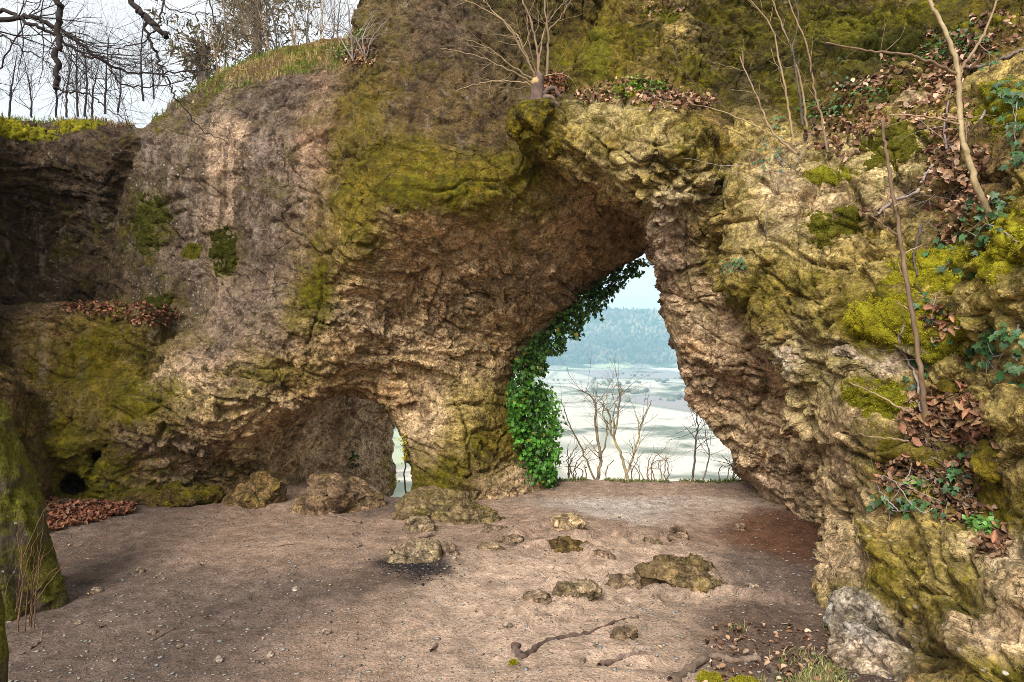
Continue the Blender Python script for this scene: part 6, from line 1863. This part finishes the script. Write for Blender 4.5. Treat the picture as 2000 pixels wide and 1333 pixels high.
for k, (px, pb, pt, Y, lean) in enumerate(bare):
    thicket_tree("bare thin ridge tree " + where[k], px, pb + 8, pt, Y, 300 + k, (BARK, DARKBARK, TANBARK)[0 if k > 10 and k % 2 else (1 if k < 11 else 2)], lean, 0.022 if k < 11 else 0.018, 12, 0.7)
def conifer(label, px, pyb, pyt, w, Y, seed, n):
    r = np.random.default_rng(seed)
    root = new_empty("conifer", tuple(at(px, pyb, Y)))
    p, rad = pxpath([(px, pyb, Y), (px + 4, (pyb + pyt) / 2, Y), (px, pyt, Y)], 0.09, 0.02, 6)
    at_root(link("trunk", mesh_np("trunk", *tubes([(p, rad)], 8), BARK)), root)
    k = Y / FPX
    # sprays gathered in clumps
    cl = r.normal(size=(46, 3)) * np.array((0.36, 0.32, 0.30)); nc = len(cl)
    hgt = (pyb - pyt) * k; top = at(px, pyt, Y); 
    cen = np.array((at(px, pyb, Y)[0], Y, at(px, pyb, Y)[2])) + np.stack([cl[:, 0] * w * k, cl[:, 1] * w * k, hgt * (0.55 + cl[:, 2])], 1)
    i = r.integers(0, nc, n)
    pos = cen[i] + r.normal(size=(n, 3)) * np.array((0.16, 0.16, 0.11)) * (w * k / 1.6)
    tV = np.array([(-0.16, 0, 0), (0.16, 0, 0), (0.05, 1, 0.1), (-0.05, 1, 0.1)]); tF = np.array([(0, 1, 2, 3)])
    c = np.array((0.13, 0.085, 0.035)) * r.uniform(0.45, 1.5, (n, 1)); gmask = r.random(n) < 0.3; c[gmask] = np.array((0.07, 0.072, 0.022))
    o = leaf_cloud("crown", [(tV, tF)], pos, rand_dirs(r, n), rand_dirs(r, n) + np.array((0, 0, 0.1)), r.uniform(0.05, 0.12, n), c, LEAF); o["kind"] = "stuff"
    at_root(o, root)
    br = []
    for q in range(nc): br.append((np.array([p[len(p) // 3 + q % (len(p) // 2)], cen[q]]), np.array((0.012, 0.004))))
    at_root(link("limbs", mesh_np("limbs", *tubes(br, 4), BARK)), root)
    tag(root, label, "tree")
conifer("bushy brown-green conifer behind the ridge turf", 500, 150, -110, 150, 11.5, 1, 3300)
conifer("lower brown conifer at the left of the bushy one", 395, 165, 60, 95, 11.0, 2, 1200)
for k, (px, py, top, lab) in enumerate(((690, 120, -20, "pale bare shrub at the foot of the upper left cliff"), (715, 115, 30, "second pale bare shrub against the upper left cliff"))):
    h = hit(px, py); Y = h[0][1] if h else 7.2
    sapling("cliff_shrub", lab, [([(px, py, Y), (px - 6, (py + top) / 2, Y - .05), (px - 14 + 30 * k, top, Y - .05)], .010, .004), ([(px, py, Y), (px - 30, py - 50, Y - .05), (px - 75, py - 75, Y - .05)], .008, .003), ([(px, py, Y), (px + 12, py - 40, Y - .05), (px + 40, py - 75, Y - .1)], .007, .003)], PALEBARK, 400 + k, 6, .3, "shrub")
print("DONE", round(time.time() - T0, 1))
